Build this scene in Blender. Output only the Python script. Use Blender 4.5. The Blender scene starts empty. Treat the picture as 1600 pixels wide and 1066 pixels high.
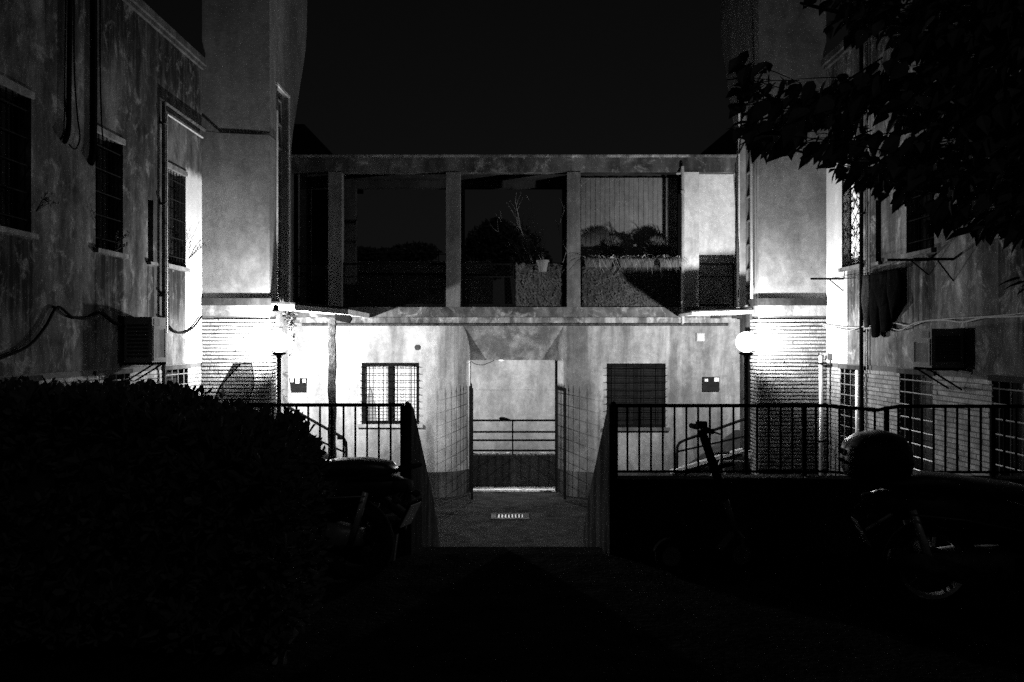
import bpy, math, random
from mathutils import Vector, Matrix, noise as mnoise

random.seed(7)
scene = bpy.context.scene
col = scene.collection
F = 1600 * 35.0 / 36.0          # focal length in photograph pixels
EYE = 1.6

# ------------------------------------------------------------------ camera
cam_data = bpy.data.cameras.new('camera')
cam_data.lens = 35.0
cam_data.sensor_width = 36.0
cam_data.clip_start = 0.05
cam_data.clip_end = 1500
cam = bpy.data.objects.new('camera', cam_data)
col.objects.link(cam)
cam.location = (0, 0, EYE)
cam.rotation_euler = (math.radians(90), 0, 0)
scene.camera = cam

# ------------------------------------------------------------------ night sky (monochrome photograph: grey sky)
world = bpy.data.worlds.new('World')
scene.world = world
world.use_nodes = True
world.cycles.sampling_method = 'NONE'
wn = world.node_tree
wn.nodes.clear()
w_out = wn.nodes.new('ShaderNodeOutputWorld')
w_bg = wn.nodes.new('ShaderNodeBackground')
w_sky = wn.nodes.new('ShaderNodeTexSky')
w_sky.sky_type = 'NISHITA'
w_sky.sun_disc = False
w_sky.sun_elevation = math.radians(8)
w_sky.sun_rotation = math.radians(200)
w_bw = wn.nodes.new('ShaderNodeRGBToBW')
wn.links.new(w_sky.outputs[0], w_bw.inputs[0])
wn.links.new(w_bw.outputs[0], w_bg.inputs['Color'])
w_bg.inputs['Strength'].default_value = 0.0011
wn.links.new(w_bg.outputs[0], w_out.inputs['Surface'])

# added fill from no known source, just enough to find the near shapes
sun_data = bpy.data.lights.new('fill_light', 'SUN')
sun_data.energy = 0.05
sun_data.angle = math.radians(3)
sun = bpy.data.objects.new('fill_light', sun_data)
col.objects.link(sun)
sun.rotation_euler = (math.radians(50), 0, math.radians(25))

scene.view_settings.view_transform = 'Standard'
scene.view_settings.look = 'None'
scene.view_settings.exposure = 0.0
scene.view_settings.gamma = 1.0
scene.view_settings.use_curve_mapping = False
scene.cycles.max_bounces = 6
scene.cycles.diffuse_bounces = 4
scene.cycles.adaptive_threshold = 0.004
scene.cycles.sample_clamp_indirect = 1.0
scene.cycles.use_denoising = False

BULB_R = 0.035
LAMP_LEFT = 780.0        # watts of the bulbs inside the two globes and of the passage lamp
LAMP_RIGHT = 480.0
LAMP_PASSAGE = 300.0

# ------------------------------------------------------------------ helpers
def P(x, y, d):
    """point at depth d (metres in front of the camera) measured from the photograph"""
    return Vector(((x - 800) * d / F, d, EYE - (y - 533) * d / F))

WL = {}                                    # world location of every thing's origin

class MB:
    def __init__(self):
        self.v = []; self.f = []
    def add(self, vs, fs):
        n = len(self.v)
        self.v += [Vector(a) for a in vs]
        self.f += [tuple(i + n for i in q) for q in fs]
        return self
    def box(self, x0, x1, y0, y1, z0, z1):
        return self.add([(x0,y0,z0),(x1,y0,z0),(x1,y1,z0),(x0,y1,z0),(x0,y0,z1),(x1,y0,z1),(x1,y1,z1),(x0,y1,z1)],
            [(0,3,2,1),(4,5,6,7),(0,1,5,4),(1,2,6,5),(2,3,7,6),(3,0,4,7)])
    def obox(self, c, s, m=None):
        hx, hy, hz = s[0]/2, s[1]/2, s[2]/2
        m = m or Matrix.Identity(3)
        vs = [Vector(c) + m @ Vector((a*hx, b*hy, e*hz)) for a, b, e in
              [(-1,-1,-1),(1,-1,-1),(1,1,-1),(-1,1,-1),(-1,-1,1),(1,-1,1),(1,1,1),(-1,1,1)]]
        return self.add(vs, [(0,3,2,1),(4,5,6,7),(0,1,5,4),(1,2,6,5),(2,3,7,6),(3,0,4,7)])
    def quad(self, *p):
        return self.add(p, [tuple(range(len(p)))])
    def prism(self, pts, off):
        n = len(pts); off = Vector(off)
        vs = [Vector(p) for p in pts] + [Vector(p) + off for p in pts]
        fs = [tuple(range(n))[::-1], tuple(range(n, 2*n))]
        fs += [(i, (i+1) % n, n + (i+1) % n, n + i) for i in range(n)]
        return self.add(vs, fs)
    def loft(self, rings, caps=True, closed=True):
        n = len(rings[0]); vs = []; fs = []
        for r in rings: vs += [Vector(p) for p in r]
        for k in range(len(rings) - 1):
            for i in range(n if closed else n - 1):
                j = (i + 1) % n
                fs.append((k*n+i, k*n+j, (k+1)*n+j, (k+1)*n+i))
        if caps:
            fs.append(tuple(range(n))[::-1]); fs.append(tuple(range((len(rings)-1)*n, len(rings)*n)))
        return self.add(vs, fs)
    def tube(self, pts, r, seg=6, loop=False):
        pts = [Vector(p) for p in pts]
        n = len(pts)
        rs = r if isinstance(r, (list, tuple)) else [r]*n
        rings = []; up = None
        for i, p in enumerate(pts):
            if loop: t = pts[(i+1) % n] - pts[i-1]
            else: t = pts[min(i+1, n-1)] - pts[max(i-1, 0)]
            if t.length < 1e-9: t = Vector((0,0,1))
            t.normalize()
            if up is None:
                up = Vector((0,0,1)) if abs(t.z) < .9 else Vector((1,0,0))
            a = up - t*up.dot(t)
            if a.length < 1e-6: a = t.orthogonal()
            a.normalize(); up = a; b = t.cross(a)
            rings.append([p + (a*math.cos(q) + b*math.sin(q))*rs[i] for q in [2*math.pi*k/seg for k in range(seg)]])
        if loop:
            rings.append(rings[0]); return self.loft(rings, caps=False)
        return self.loft(rings)
    def lathe(self, prof, c, seg=16, axis='z'):
        rings = []
        c = Vector(c)
        for r, h in prof:
            ring = []
            for k in range(seg):
                q = 2*math.pi*k/seg
                a, b = r*math.cos(q), r*math.sin(q)
                ring.append(c + (Vector((a,b,h)) if axis == 'z' else Vector((a,h,b)) if axis == 'y' else Vector((h,a,b))))
            rings.append(ring)
        return self.loft(rings)
    def build(self, name, mat, parent=None, smooth=False, local=False, base=None):
        if parent is not None:
            off = Vector((0,0,0)) if local else WL.get(parent.name, Vector((0,0,0)))
            loc = Vector((0,0,0))
        else:
            if base is None:
                lo = [min(v[i] for v in self.v) for i in range(3)]; hi = [max(v[i] for v in self.v) for i in range(3)]
                base = Vector(((lo[0]+hi[0])/2, (lo[1]+hi[1])/2, lo[2]))
            off = Vector(base); loc = off
        me = bpy.data.meshes.new(name)
        me.from_pydata([tuple(v - off) for v in self.v], [], self.f)
        if smooth:
            me.polygons.foreach_set('use_smooth', [True]*len(me.polygons))
        me.materials.append(mat)
        o = bpy.data.objects.new(name, me)
        col.objects.link(o)
        o.location = loc
        if parent is not None: o.parent = parent
        WL[o.name] = off
        return o

def tag(o, label=None, cat=None, group=None, kind=None):
    if label: o['label'] = label
    if cat: o['category'] = cat
    if group: o['group'] = group
    if kind: o['kind'] = kind
    return o

def thing(name, label, cat, base, group=None, rz=0.0):
    o = bpy.data.objects.new(name, None)
    col.objects.link(o)
    o.location = base; o.rotation_euler = (0, 0, rz)
    o.empty_display_size = .1
    WL[o.name] = Vector(base)
    return tag(o, label, cat, group)

# ------------------------------------------------------------------ materials (all grey: the photograph is monochrome)
def new_mat(name):
    m = bpy.data.materials.new(name); m.use_nodes = True
    nt = m.node_tree
    return m, nt, nt.nodes['Principled BSDF']

def simple(name, v, rough=.6, metal=0.0, var=.25, scale=12, bump=.1, island=False, coat=0.0, spec=None):
    m, nt, b = new_mat(name)
    N, L = nt.nodes, nt.links
    geo = N.new('ShaderNodeNewGeometry')
    tx = N.new('ShaderNodeTexNoise'); tx.inputs['Scale'].default_value = scale; tx.inputs['Detail'].default_value = 7
    tx.inputs['Roughness'].default_value = .65
    L.new(geo.outputs['Position'], tx.inputs['Vector'])
    mr = N.new('ShaderNodeMapRange')
    mr.inputs['From Min'].default_value = .3; mr.inputs['From Max'].default_value = .7
    mr.inputs['To Min'].default_value = v*(1-var); mr.inputs['To Max'].default_value = v*(1+var)
    L.new(tx.outputs[0], mr.inputs['Value'])
    out = mr.outputs[0]
    if island:
        mi = N.new('ShaderNodeMapRange'); mi.inputs['To Min'].default_value = .75; mi.inputs['To Max'].default_value = 1.2
        L.new(geo.outputs['Random Per Island'], mi.inputs['Value'])
        mu = N.new('ShaderNodeMath'); mu.operation = 'MULTIPLY'
        L.new(out, mu.inputs[0]); L.new(mi.outputs[0], mu.inputs[1]); out = mu.outputs[0]
    L.new(out, b.inputs['Base Color'])
    b.inputs['Roughness'].default_value = rough; b.inputs['Metallic'].default_value = metal
    b.inputs['Specular IOR Level'].default_value = spec if spec is not None else (.5 if metal > .2 or rough < .4 else 0.0)
    if coat: b.inputs['Coat Weight'].default_value = coat
    if bump:
        bp = N.new('ShaderNodeBump'); bp.inputs['Strength'].default_value = bump; bp.inputs['Distance'].default_value = .02
        t2 = N.new('ShaderNodeTexNoise'); t2.inputs['Scale'].default_value = scale*6; t2.inputs['Detail'].default_value = 4
        L.new(geo.outputs['Position'], t2.inputs['Vector']); L.new(t2.outputs[0], bp.inputs['Height']); L.new(bp.outputs[0], b.inputs['Normal'])
    return m

def plaster(name, v, streak=.5, blotch=.5, pale=.0, rough=.92, streak_scale=3.0, patch=None, seed=0.0, bump=.35, drips=()):
    """stained render: large blotches, rain streaks, peeled paler spots, fine grain"""
    m, nt, b = new_mat(name)
    N, L = nt.nodes, nt.links
    geo = N.new('ShaderNodeNewGeometry')
    def noise(scale, sx=1, sy=1, sz=1, detail=8, rough_=.62, dist=0.0, off=0.0):
        mp = N.new('ShaderNodeMapping'); mp.inputs['Scale'].default_value = (sx, sy, sz)
        mp.inputs['Location'].default_value = (seed+off, seed*.7+off, seed*.3)
        L.new(geo.outputs['Position'], mp.inputs['Vector'])
        t = N.new('ShaderNodeTexNoise'); t.inputs['Scale'].default_value = scale; t.inputs['Detail'].default_value = detail
        t.inputs['Roughness'].default_value = rough_; t.inputs['Distortion'].default_value = dist
        L.new(mp.outputs[0], t.inputs['Vector'])
        return t.outputs[0]
    def ramp(src, a, bb, lo, hi):
        r = N.new('ShaderNodeMapRange'); r.interpolation_type = 'SMOOTHSTEP'
        r.inputs['From Min'].default_value = a; r.inputs['From Max'].default_value = bb
        r.inputs['To Min'].default_value = lo; r.inputs['To Max'].default_value = hi
        L.new(src, r.inputs['Value']); return r.outputs[0]
    def mul(a, c):
        q = N.new('ShaderNodeMath'); q.operation = 'MULTIPLY'
        L.new(a, q.inputs[0])
        if isinstance(c, (int, float)): q.inputs[1].default_value = c
        else: L.new(c, q.inputs[1])
        return q.outputs[0]
    def add(a, c):
        q = N.new('ShaderNodeMath'); q.operation = 'ADD'; L.new(a, q.inputs[0]); L.new(c, q.inputs[1]); return q.outputs[0]
    bl = mul(ramp(noise(.8, dist=.4), .36, .62, 1 - blotch*.7, 1.08), ramp(noise(2.6, sz=.6, dist=.8, off=70, rough_=.7), .38, .60, 1 - blotch*.6, 1.05))
    st = ramp(noise(streak_scale, 1, 1, .14, dist=.35, off=5), .40, .60, 1 - streak, 1.05)
    fine = ramp(noise(14, off=9), .3, .7, .86, 1.1)
    speck = ramp(noise(45, off=3, detail=3), .27, .40, .72, 1.0)
    o = mul(mul(mul(bl, st), fine), speck)
    for (a0, a1, z0, z1, k) in drips:              # rain stains running down from sills and the cornice
        sp = N.new('ShaderNodeSeparateXYZ'); L.new(geo.outputs['Position'], sp.inputs[0])
        wob = N.new('ShaderNodeMath'); wob.operation = 'MULTIPLY_ADD'; wob.inputs[1].default_value = (z1-z0)*1.6
        L.new(noise(9, 1, 1, .03, off=80, detail=5), wob.inputs[0]); L.new(sp.outputs['Z'], wob.inputs[2])
        msk = mul(mul(ramp(sp.outputs['Y'], a0-.02, a0+.03, 0, 1), ramp(sp.outputs['Y'], a1-.03, a1+.02, 1, 0)),
                  mul(ramp(wob.outputs[0], z0+(z1-z0)*.85, z0+(z1-z0)*1.35, 0, 1), ramp(sp.outputs['Z'], z1-.01, z1+.01, 1, 0)))
        msk = mul(msk, ramp(noise(16, 1, 1, .04, off=90, detail=4), .35, .6, .35, 1))
        o = mul(o, ramp(msk, 0, 1, 1, 1-k))
    o = mul(o, v)
    if pale > 0:
        o = add(o, mul(ramp(noise(3.2, dist=.5, off=21, rough_=.75), .52, .68, 0, 1), pale*v))
        o = add(o, mul(ramp(noise(9.0, dist=.6, off=31, rough_=.75), .60, .68, 0, 1), pale*v*.7))
    if patch:                                     # a paler strip with its own edges: (axis, from, to, zlow, zhigh, gain)
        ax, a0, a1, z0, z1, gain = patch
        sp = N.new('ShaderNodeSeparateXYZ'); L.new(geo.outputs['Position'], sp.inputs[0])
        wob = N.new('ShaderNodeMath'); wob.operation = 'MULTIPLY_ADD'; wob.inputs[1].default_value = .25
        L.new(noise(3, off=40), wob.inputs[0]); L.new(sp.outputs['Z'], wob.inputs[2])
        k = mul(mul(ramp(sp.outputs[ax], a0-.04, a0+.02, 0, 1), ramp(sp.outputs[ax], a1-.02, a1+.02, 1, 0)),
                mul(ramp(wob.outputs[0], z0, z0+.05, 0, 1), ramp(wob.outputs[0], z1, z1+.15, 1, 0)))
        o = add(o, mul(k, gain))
    cl = N.new('ShaderNodeClamp'); cl.inputs['Min'].default_value = .01; cl.inputs['Max'].default_value = .85
    L.new(o, cl.inputs[0])
    L.new(cl.outputs[0], b.inputs['Base Color'])
    b.inputs['Roughness'].default_value = rough
    b.inputs['Specular IOR Level'].default_value = 0.0
    bp = N.new('ShaderNodeBump'); bp.inputs['Strength'].default_value = bump; bp.inputs['Distance'].default_value = .012
    L.new(add(noise(30, off=50), mul(noise(3.0, off=60), 1.5)), bp.inputs['Height'])
    L.new(bp.outputs[0], b.inputs['Normal'])
    return m

def emitter(name, s):
    m, nt, b = new_mat(name)
    nt.nodes.remove(b)
    e = nt.nodes.new('ShaderNodeEmission'); e.inputs['Strength'].default_value = s; e.inputs['Color'].default_value = (1,1,1,1)
    nt.links.new(e.outputs[0], nt.nodes['Material Output'].inputs['Surface'])
    return m

def point_light(name, loc, watts, radius, parent):
    ld = bpy.data.lights.new(name, 'POINT'); ld.energy = watts; ld.shadow_soft_size = radius
    o = bpy.data.objects.new(name, ld); col.objects.link(o)
    o.parent = parent; o.location = Vector(loc) - WL[parent.name]
    return o

def glow_globe(name, s):
    """clear globe around a bulb: lets the bulb's light through and glows a little itself"""
    m, nt, b = new_mat(name)
    N, L = nt.nodes, nt.links
    nt.nodes.remove(b)
    e = N.new('ShaderNodeEmission'); e.inputs['Strength'].default_value = s
    tr = N.new('ShaderNodeBsdfTransparent'); ad = N.new('ShaderNodeAddShader')
    m.cycles.emission_sampling = 'NONE'
    L.new(e.outputs[0], ad.inputs[0]); L.new(tr.outputs[0], ad.inputs[1]); L.new(ad.outputs[0], N['Material Output'].inputs['Surface'])
    return m

def glassy(name, tint=.9, alpha=.25, rough=.05):
    m, nt, b = new_mat(name)
    N, L = nt.nodes, nt.links
    tr = N.new('ShaderNodeBsdfTransparent'); tr.inputs[0].default_value = (tint,)*3 + (1,)
    gl = N.new('ShaderNodeBsdfGlossy'); gl.inputs['Roughness'].default_value = rough; gl.inputs[0].default_value = (.8,.8,.8,1)
    mx = N.new('ShaderNodeMixShader'); mx.inputs[0].default_value = alpha
    L.new(tr.outputs[0], mx.inputs[1]); L.new(gl.outputs[0], mx.inputs[2])
    L.new(mx.outputs[0], N['Material Output'].inputs['Surface'])
    nt.nodes.remove(b)
    return m

DRIPS = [(8.25,9.06,1.5,2.52,.7),(10.40,11.18,1.6,2.52,.7),(12.52,13.32,1.7,2.52,.6),(11.88,12.14,1.5,2.5,.7),(0,14.1,4.5,5.45,.6)]
M = dict(
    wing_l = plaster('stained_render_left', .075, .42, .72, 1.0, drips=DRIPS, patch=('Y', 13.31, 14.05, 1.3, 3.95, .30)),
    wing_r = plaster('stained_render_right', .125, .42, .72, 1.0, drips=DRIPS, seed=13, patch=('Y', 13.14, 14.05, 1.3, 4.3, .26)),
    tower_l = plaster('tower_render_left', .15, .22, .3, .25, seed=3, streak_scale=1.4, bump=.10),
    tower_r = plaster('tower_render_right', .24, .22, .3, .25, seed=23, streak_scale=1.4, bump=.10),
    front = plaster('pale_ground_floor_render', .50, .42, .35, .10, seed=5, streak_scale=2.2),
    front_r = plaster('dimmed_ground_floor_render', .36, .5, .42, .15, seed=6, streak_scale=2.2),  # darker copy: weaker lamplight put into the tone, streaks are real stains
    lintel = plaster('damp_lintel_render', .46, .5, .55, .35, seed=8, streak_scale=2.5),
    slab = plaster('weathered_concrete_edge', .30, .6, .7, .9, seed=9, streak_scale=5),
    beam = plaster('weathered_concrete_beam', .13, .4, .7, 1.5, seed=11, streak_scale=4),
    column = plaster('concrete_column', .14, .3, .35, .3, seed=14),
    column_r = plaster('lamplit_concrete', .50, .25, .3, .3, seed=15),  # lit copy of the column concrete: lamplight put into the colour
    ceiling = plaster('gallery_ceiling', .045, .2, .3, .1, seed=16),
    dado = plaster('dark_painted_dado', .10, .4, .4, .3, seed=17),
    white_wall = plaster('whitewashed_wall', .68, .15, .15, .05, seed=18),
    passage = plaster('passage_wall_render', .40, .25, .3, .2, seed=19, streak_scale=1.5),
    retaining = plaster('dark_retaining_render', .035, .5, .5, .3, seed=20),
    low_wall = plaster('low_wall_render', .035, .1, .3, .1, seed=44),
    cornice = plaster('weathered_cornice', .055, .4, .4, .3, seed=45),
    ledge = plaster('tarred_ledge', .04, .4, .4, .3, seed=21),
    band = plaster('concrete_band', .30, .5, .6, .3, seed=22, streak_scale=5),
    brick = simple('flat_clay_brick', .15, .85, var=.4, scale=9, bump=.5, island=True),
    brick_pale = simple('pale_clay_brick', .24, .85, var=.4, scale=9, bump=.5, island=True),
    mortar = simple('recessed_mortar', .06, .95, var=.3, scale=30),
    iron = simple('black_painted_iron', .008, .45, var=.4, scale=25, bump=.3),
    iron_rough = simple('flaking_painted_iron', .05, .7, var=.8, scale=14, bump=.8),
    iron_grey = simple('grey_iron_bar', .12, .45, .3, var=.3),
    galv = simple('galvanised_pipe', .38, .35, .3, var=.25, scale=10),
    pvc = simple('white_plastic_pipe', .70, .3, var=.12),
    cable = simple('black_cable', .006, .6),
    cable_pale = simple('pale_cable', .22, .6),
    wood_dark = simple('dark_weathered_wood', .04, .8, var=.5, scale=8, bump=.6),
    frame = simple('dark_window_frame', .008, .5),
    shutter = simple('dark_roller_shutter', .014, .55),
    curtain = simple('white_curtain', .72, .9, var=.08, scale=4, bump=0),
    curtain_dim = simple('grey_curtain', .30, .9, var=.15, scale=4, bump=0),
    glass_dark = simple('dark_window_glass', .012, .12, var=.2, bump=0),
    sill = plaster('worn_stone_sill', .12, .4, .3, .2, seed=30),
    sill_pale = plaster('pale_stone_sill', .55, .3, .2, .2, seed=31),
    asphalt = simple('court_asphalt', .022, .75, var=.5, scale=5, bump=.9),
    soil = simple('terrace_earth', .014, .95, var=.6, scale=4, bump=1.0),
    step = simple('worn_concrete_step', .02, .9, var=.4, scale=6, bump=.6),
    stone_pale = simple('pale_marble_coping', .65, .55, var=.25, scale=6),
    gravel = simple('gravel_grain', .25, .9, var=.4, island=True),
    leaf = simple('dark_leaf', .08, .55, var=.3, scale=8, bump=0, island=True),
    leaf_hedge = simple('hedge_leaf', .075, .6, var=.3, scale=8, bump=0, island=True),
    leaf_grey = simple('screen_leaf', .05, .6, var=.4, scale=8, bump=0, island=True),
    leaf_pale = simple('strap_leaf', .28, .5, var=.4, scale=8, bump=0, island=True),
    bark = simple('rough_bark', .05, .95, var=.5, scale=20, bump=1.0),
    twig = simple('bare_twig', .20, .9, var=.4, scale=20),
    board = plaster('painted_board', .15, .12, .3, .05, seed=33, streak_scale=8),
    terracotta = simple('pale_clay_pot', .13, .8, var=.2),
    trough = simple('grey_planter_plastic', .06, .7, var=.2),
    ac = simple('white_enamel', .13, .4, var=.12, scale=6),
    ac_dark = simple('dark_grille_plastic', .03, .6),
    cloth_dark = simple('dark_cloth', .003, .95, var=.4, scale=15, bump=.6),
    cloth_grey = simple('grey_towel', .03, .95, var=.5, scale=30, bump=1.0),
    paper = simple('white_paper', .75, .9, var=.05),
    sign = simple('dark_notice_board', .015, .5),
    rubber = simple('tyre_rubber', .015, .8),
    paint = simple('dark_scooter_paint', .010, .50, var=.2, spec=.3, bump=0),
    vinyl = simple('black_seat_vinyl', .02, .32, var=.3, scale=30, bump=.15),
    plastic = simple('black_plastic', .015, .5),
    chrome = simple('worn_chrome', .55, .25, 1.0, var=.2, bump=.05),
    alloy = simple('grey_alloy_rim', .35, .35, .9, var=.2),
    plate = simple('pale_number_plate', .35, .5, var=.1),
    lens = simple('tail_lens', .04, .45, var=.2, bump=0),
    screen = glassy('scooter_windscreen_acrylic', .55, .10, .08),
    far_wall = plaster('distant_parapet_render', .6, .2, .3, .1, seed=40),
    far_dark = simple('distant_building_render', .02, .95),
    bulb_glass = glow_globe('glowing_bulb_glass', 8.0),
    globe = glow_globe('clear_lamp_globe', 4.0),
    bulb = glow_globe('lit_bulkhead_cover', 3.0),
    grass = simple('dry_grass', .02, .9, var=.5, bump=0, island=True),
)

WXL, WXR = -4.36, 4.42                    # the two wing walls
FLOOR = -0.92                             # sunken court
def DL(x): return -WXL * F / (800 - x)    # depth on the left wing wall seen at photo column x
def DR(x): return WXR * F / (x - 800)
def ZL(x, y): return EYE - (y - 533) * DL(x) / F
def ZR(x, y): return EYE - (y - 533) * DR(x) / F

# ------------------------------------------------------------------ the ground
g = MB(); g.box(-400, 400, -200, 600, FLOOR-.6, FLOOR-.004)
tag(g.build('ground', M['soil']), kind='structure')
g = MB()
nx, ny = 40, 44
for j in range(ny+1):
    for i in range(nx+1):
        x = WXL + (WXR-WXL)*i/nx; y = 7.5 + 10.5*j/ny
        g.v.append(Vector((x, y, FLOOR + .006*mnoise.noise(Vector((x*1.3, y*1.3, 0))))))
for j in range(ny):
    for i in range(nx):
        a = j*(nx+1)+i; g.f.append((a, a+1, a+nx+2, a+nx+1))
tag(g.build('lower_court_pavement', M['asphalt'], smooth=True), kind='structure')

g = MB()
nx, ny = 90, 110
for j in range(ny+1):
    for i in range(nx+1):
        x = WXL + (WXR-WXL)*i/nx; y = -4 + 11.48*j/ny
        edge = min(1, (7.48-y)/.6)
        g.v.append(Vector((x, y, edge*(.030*mnoise.noise(Vector((x*1.1, y*1.1, 3))) + .012*mnoise.noise(Vector((x*5, y*5, 3)))))))
for j in range(ny):
    for i in range(nx):
        a = j*(nx+1)+i; g.f.append((a, a+1, a+nx+2, a+nx+1))
tag(g.build('terrace_ground', M['soil'], smooth=True), kind='structure')
# retaining face under the terrace edge is made by the steps and the parapet walls

st = thing('stairs', None, None, (0, 7.48, FLOOR)); tag(st, kind='structure')
for k in range(5):
    z1 = -.012 - .184*k
    MB().box(-.70, .70, 7.44 + .0 + .34*k, 7.44 + .34*(k+1) + .02, FLOOR-.01, z1).build('step', M['step'], st)

# sparse dry grass on the terrace
g = MB()
for k in range(5200):
    x = random.uniform(-3.6, 3.6); y = random.uniform(3.2, 7.2)
    if mnoise.noise(Vector((x*.7, y*.7, 9))) < -.05 + (.25 if abs(x) < .8 else 0): continue
    h = random.uniform(.03, .09); a = random.uniform(0, 6.28); lean = random.uniform(0, .05); w = .004
    b = Vector((x, y, -.01)); s = Vector((math.cos(a)*w, math.sin(a)*w, 0)); t = Vector((-math.sin(a)*lean, math.cos(a)*lean, h))
    g.add([b-s, b+s, b+t], [(0,1,2)])
tag(g.build('grass', M['grass']), 'sparse dry grass on the dark terrace', 'grass', kind='stuff')

# ------------------------------------------------------------------ wall with openings
def wall_grid(mb, us, zs, holes, pt, depth):
    """pt(u, z, n) -> point, n metres behind the face; holes = (u0, u1, z0, z1)"""
    U = sorted(set([us[0], us[1]] + [h[0] for h in holes] + [h[1] for h in holes]))
    Z = sorted(set([zs[0], zs[1]] + [h[2] for h in holes] + [h[3] for h in holes]))
    for i in range(len(U)-1):
        for j in range(len(Z)-1):
            cu, cz = (U[i]+U[i+1])/2, (Z[j]+Z[j+1])/2
            if any(h[0] < cu < h[1] and h[2] < cz < h[3] for h in holes): continue
            mb.quad(pt(U[i],Z[j],0), pt(U[i+1],Z[j],0), pt(U[i+1],Z[j+1],0), pt(U[i],Z[j+1],0))
    for (a, b, c, d) in holes:
        mb.quad(pt(a,c,0), pt(a,d,0), pt(a,d,depth), pt(a,c,depth))
        mb.quad(pt(b,c,0), pt(b,d,0), pt(b,d,depth), pt(b,c,depth))
        mb.quad(pt(a,c,0), pt(b,c,0), pt(b,c,depth), pt(a,c,depth))
        mb.quad(pt(a,d,0), pt(b,d,0), pt(b,d,depth), pt(a,d,depth))

COURSE = .0517
def brick_run(mb, pt, u0, u1, z0, z1, holes=(), length=.25, proud=.014, gap=.011):
    n = int((z1 - z0) / COURSE)
    for k in range(n):
        za = z0 + k*COURSE; zb = za + COURSE - gap
        u = u0 - (length/2 if k % 2 else 0)
        while u < u1:
            a, b = max(u, u0) + .0009, min(u + length, u1) - .0009
            u += length
            segs = [(a, b)]
            for (h0, h1, c0, c1) in holes:
                if zb > c0 and za < c1:
                    ns = []
                    for (p, q) in segs:
                        if q <= h0 or p >= h1: ns.append((p, q)); continue
                        if p < h0: ns.append((p, h0))
                        if q > h1: ns.append((h1, q))
                    segs = ns
            for (p, q) in segs:
                if q - p < .02: continue
                e = proud * random.uniform(.75, 1.25); dz = random.uniform(-.002, .002)
                tilt = random.uniform(-.0015, .0015)
                mb.add([pt(p,za+dz,-e*.8), pt(q,za+dz+tilt,-e*.8), pt(q,zb+dz+tilt,-e), pt(p,zb+dz,-e),
                        pt(p,za+dz,.005), pt(q,za+dz+tilt,.005), pt(q,zb+dz+tilt,.005), pt(p,zb+dz,.005)],
                       [(0,1,2,3),(0,4,5,1),(3,2,6,7),(0,3,7,4),(1,5,6,2)])

def bar_grille(parent, pt, a, b, c, d, nv, nh, mat, r=.008, n=-.02):
    mb = MB()
    for k in range(nv):
        u = a + (b-a)*(k+.5)/nv if nv > 2 else a + (b-a)*(k+1)/(nv+1)
        mb.tube([pt(u,c-.01,n), pt(u,d+.01,n)], r, 4)
    for k in range(nh):
        z = c + (d-c)*(k+.5)/nh
        mb.tube([pt(a-.02,z,n-r*1.6), pt(b+.02,z,n-r*1.6)], r, 4)
    return mb.build('grille', mat, parent)

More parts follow.
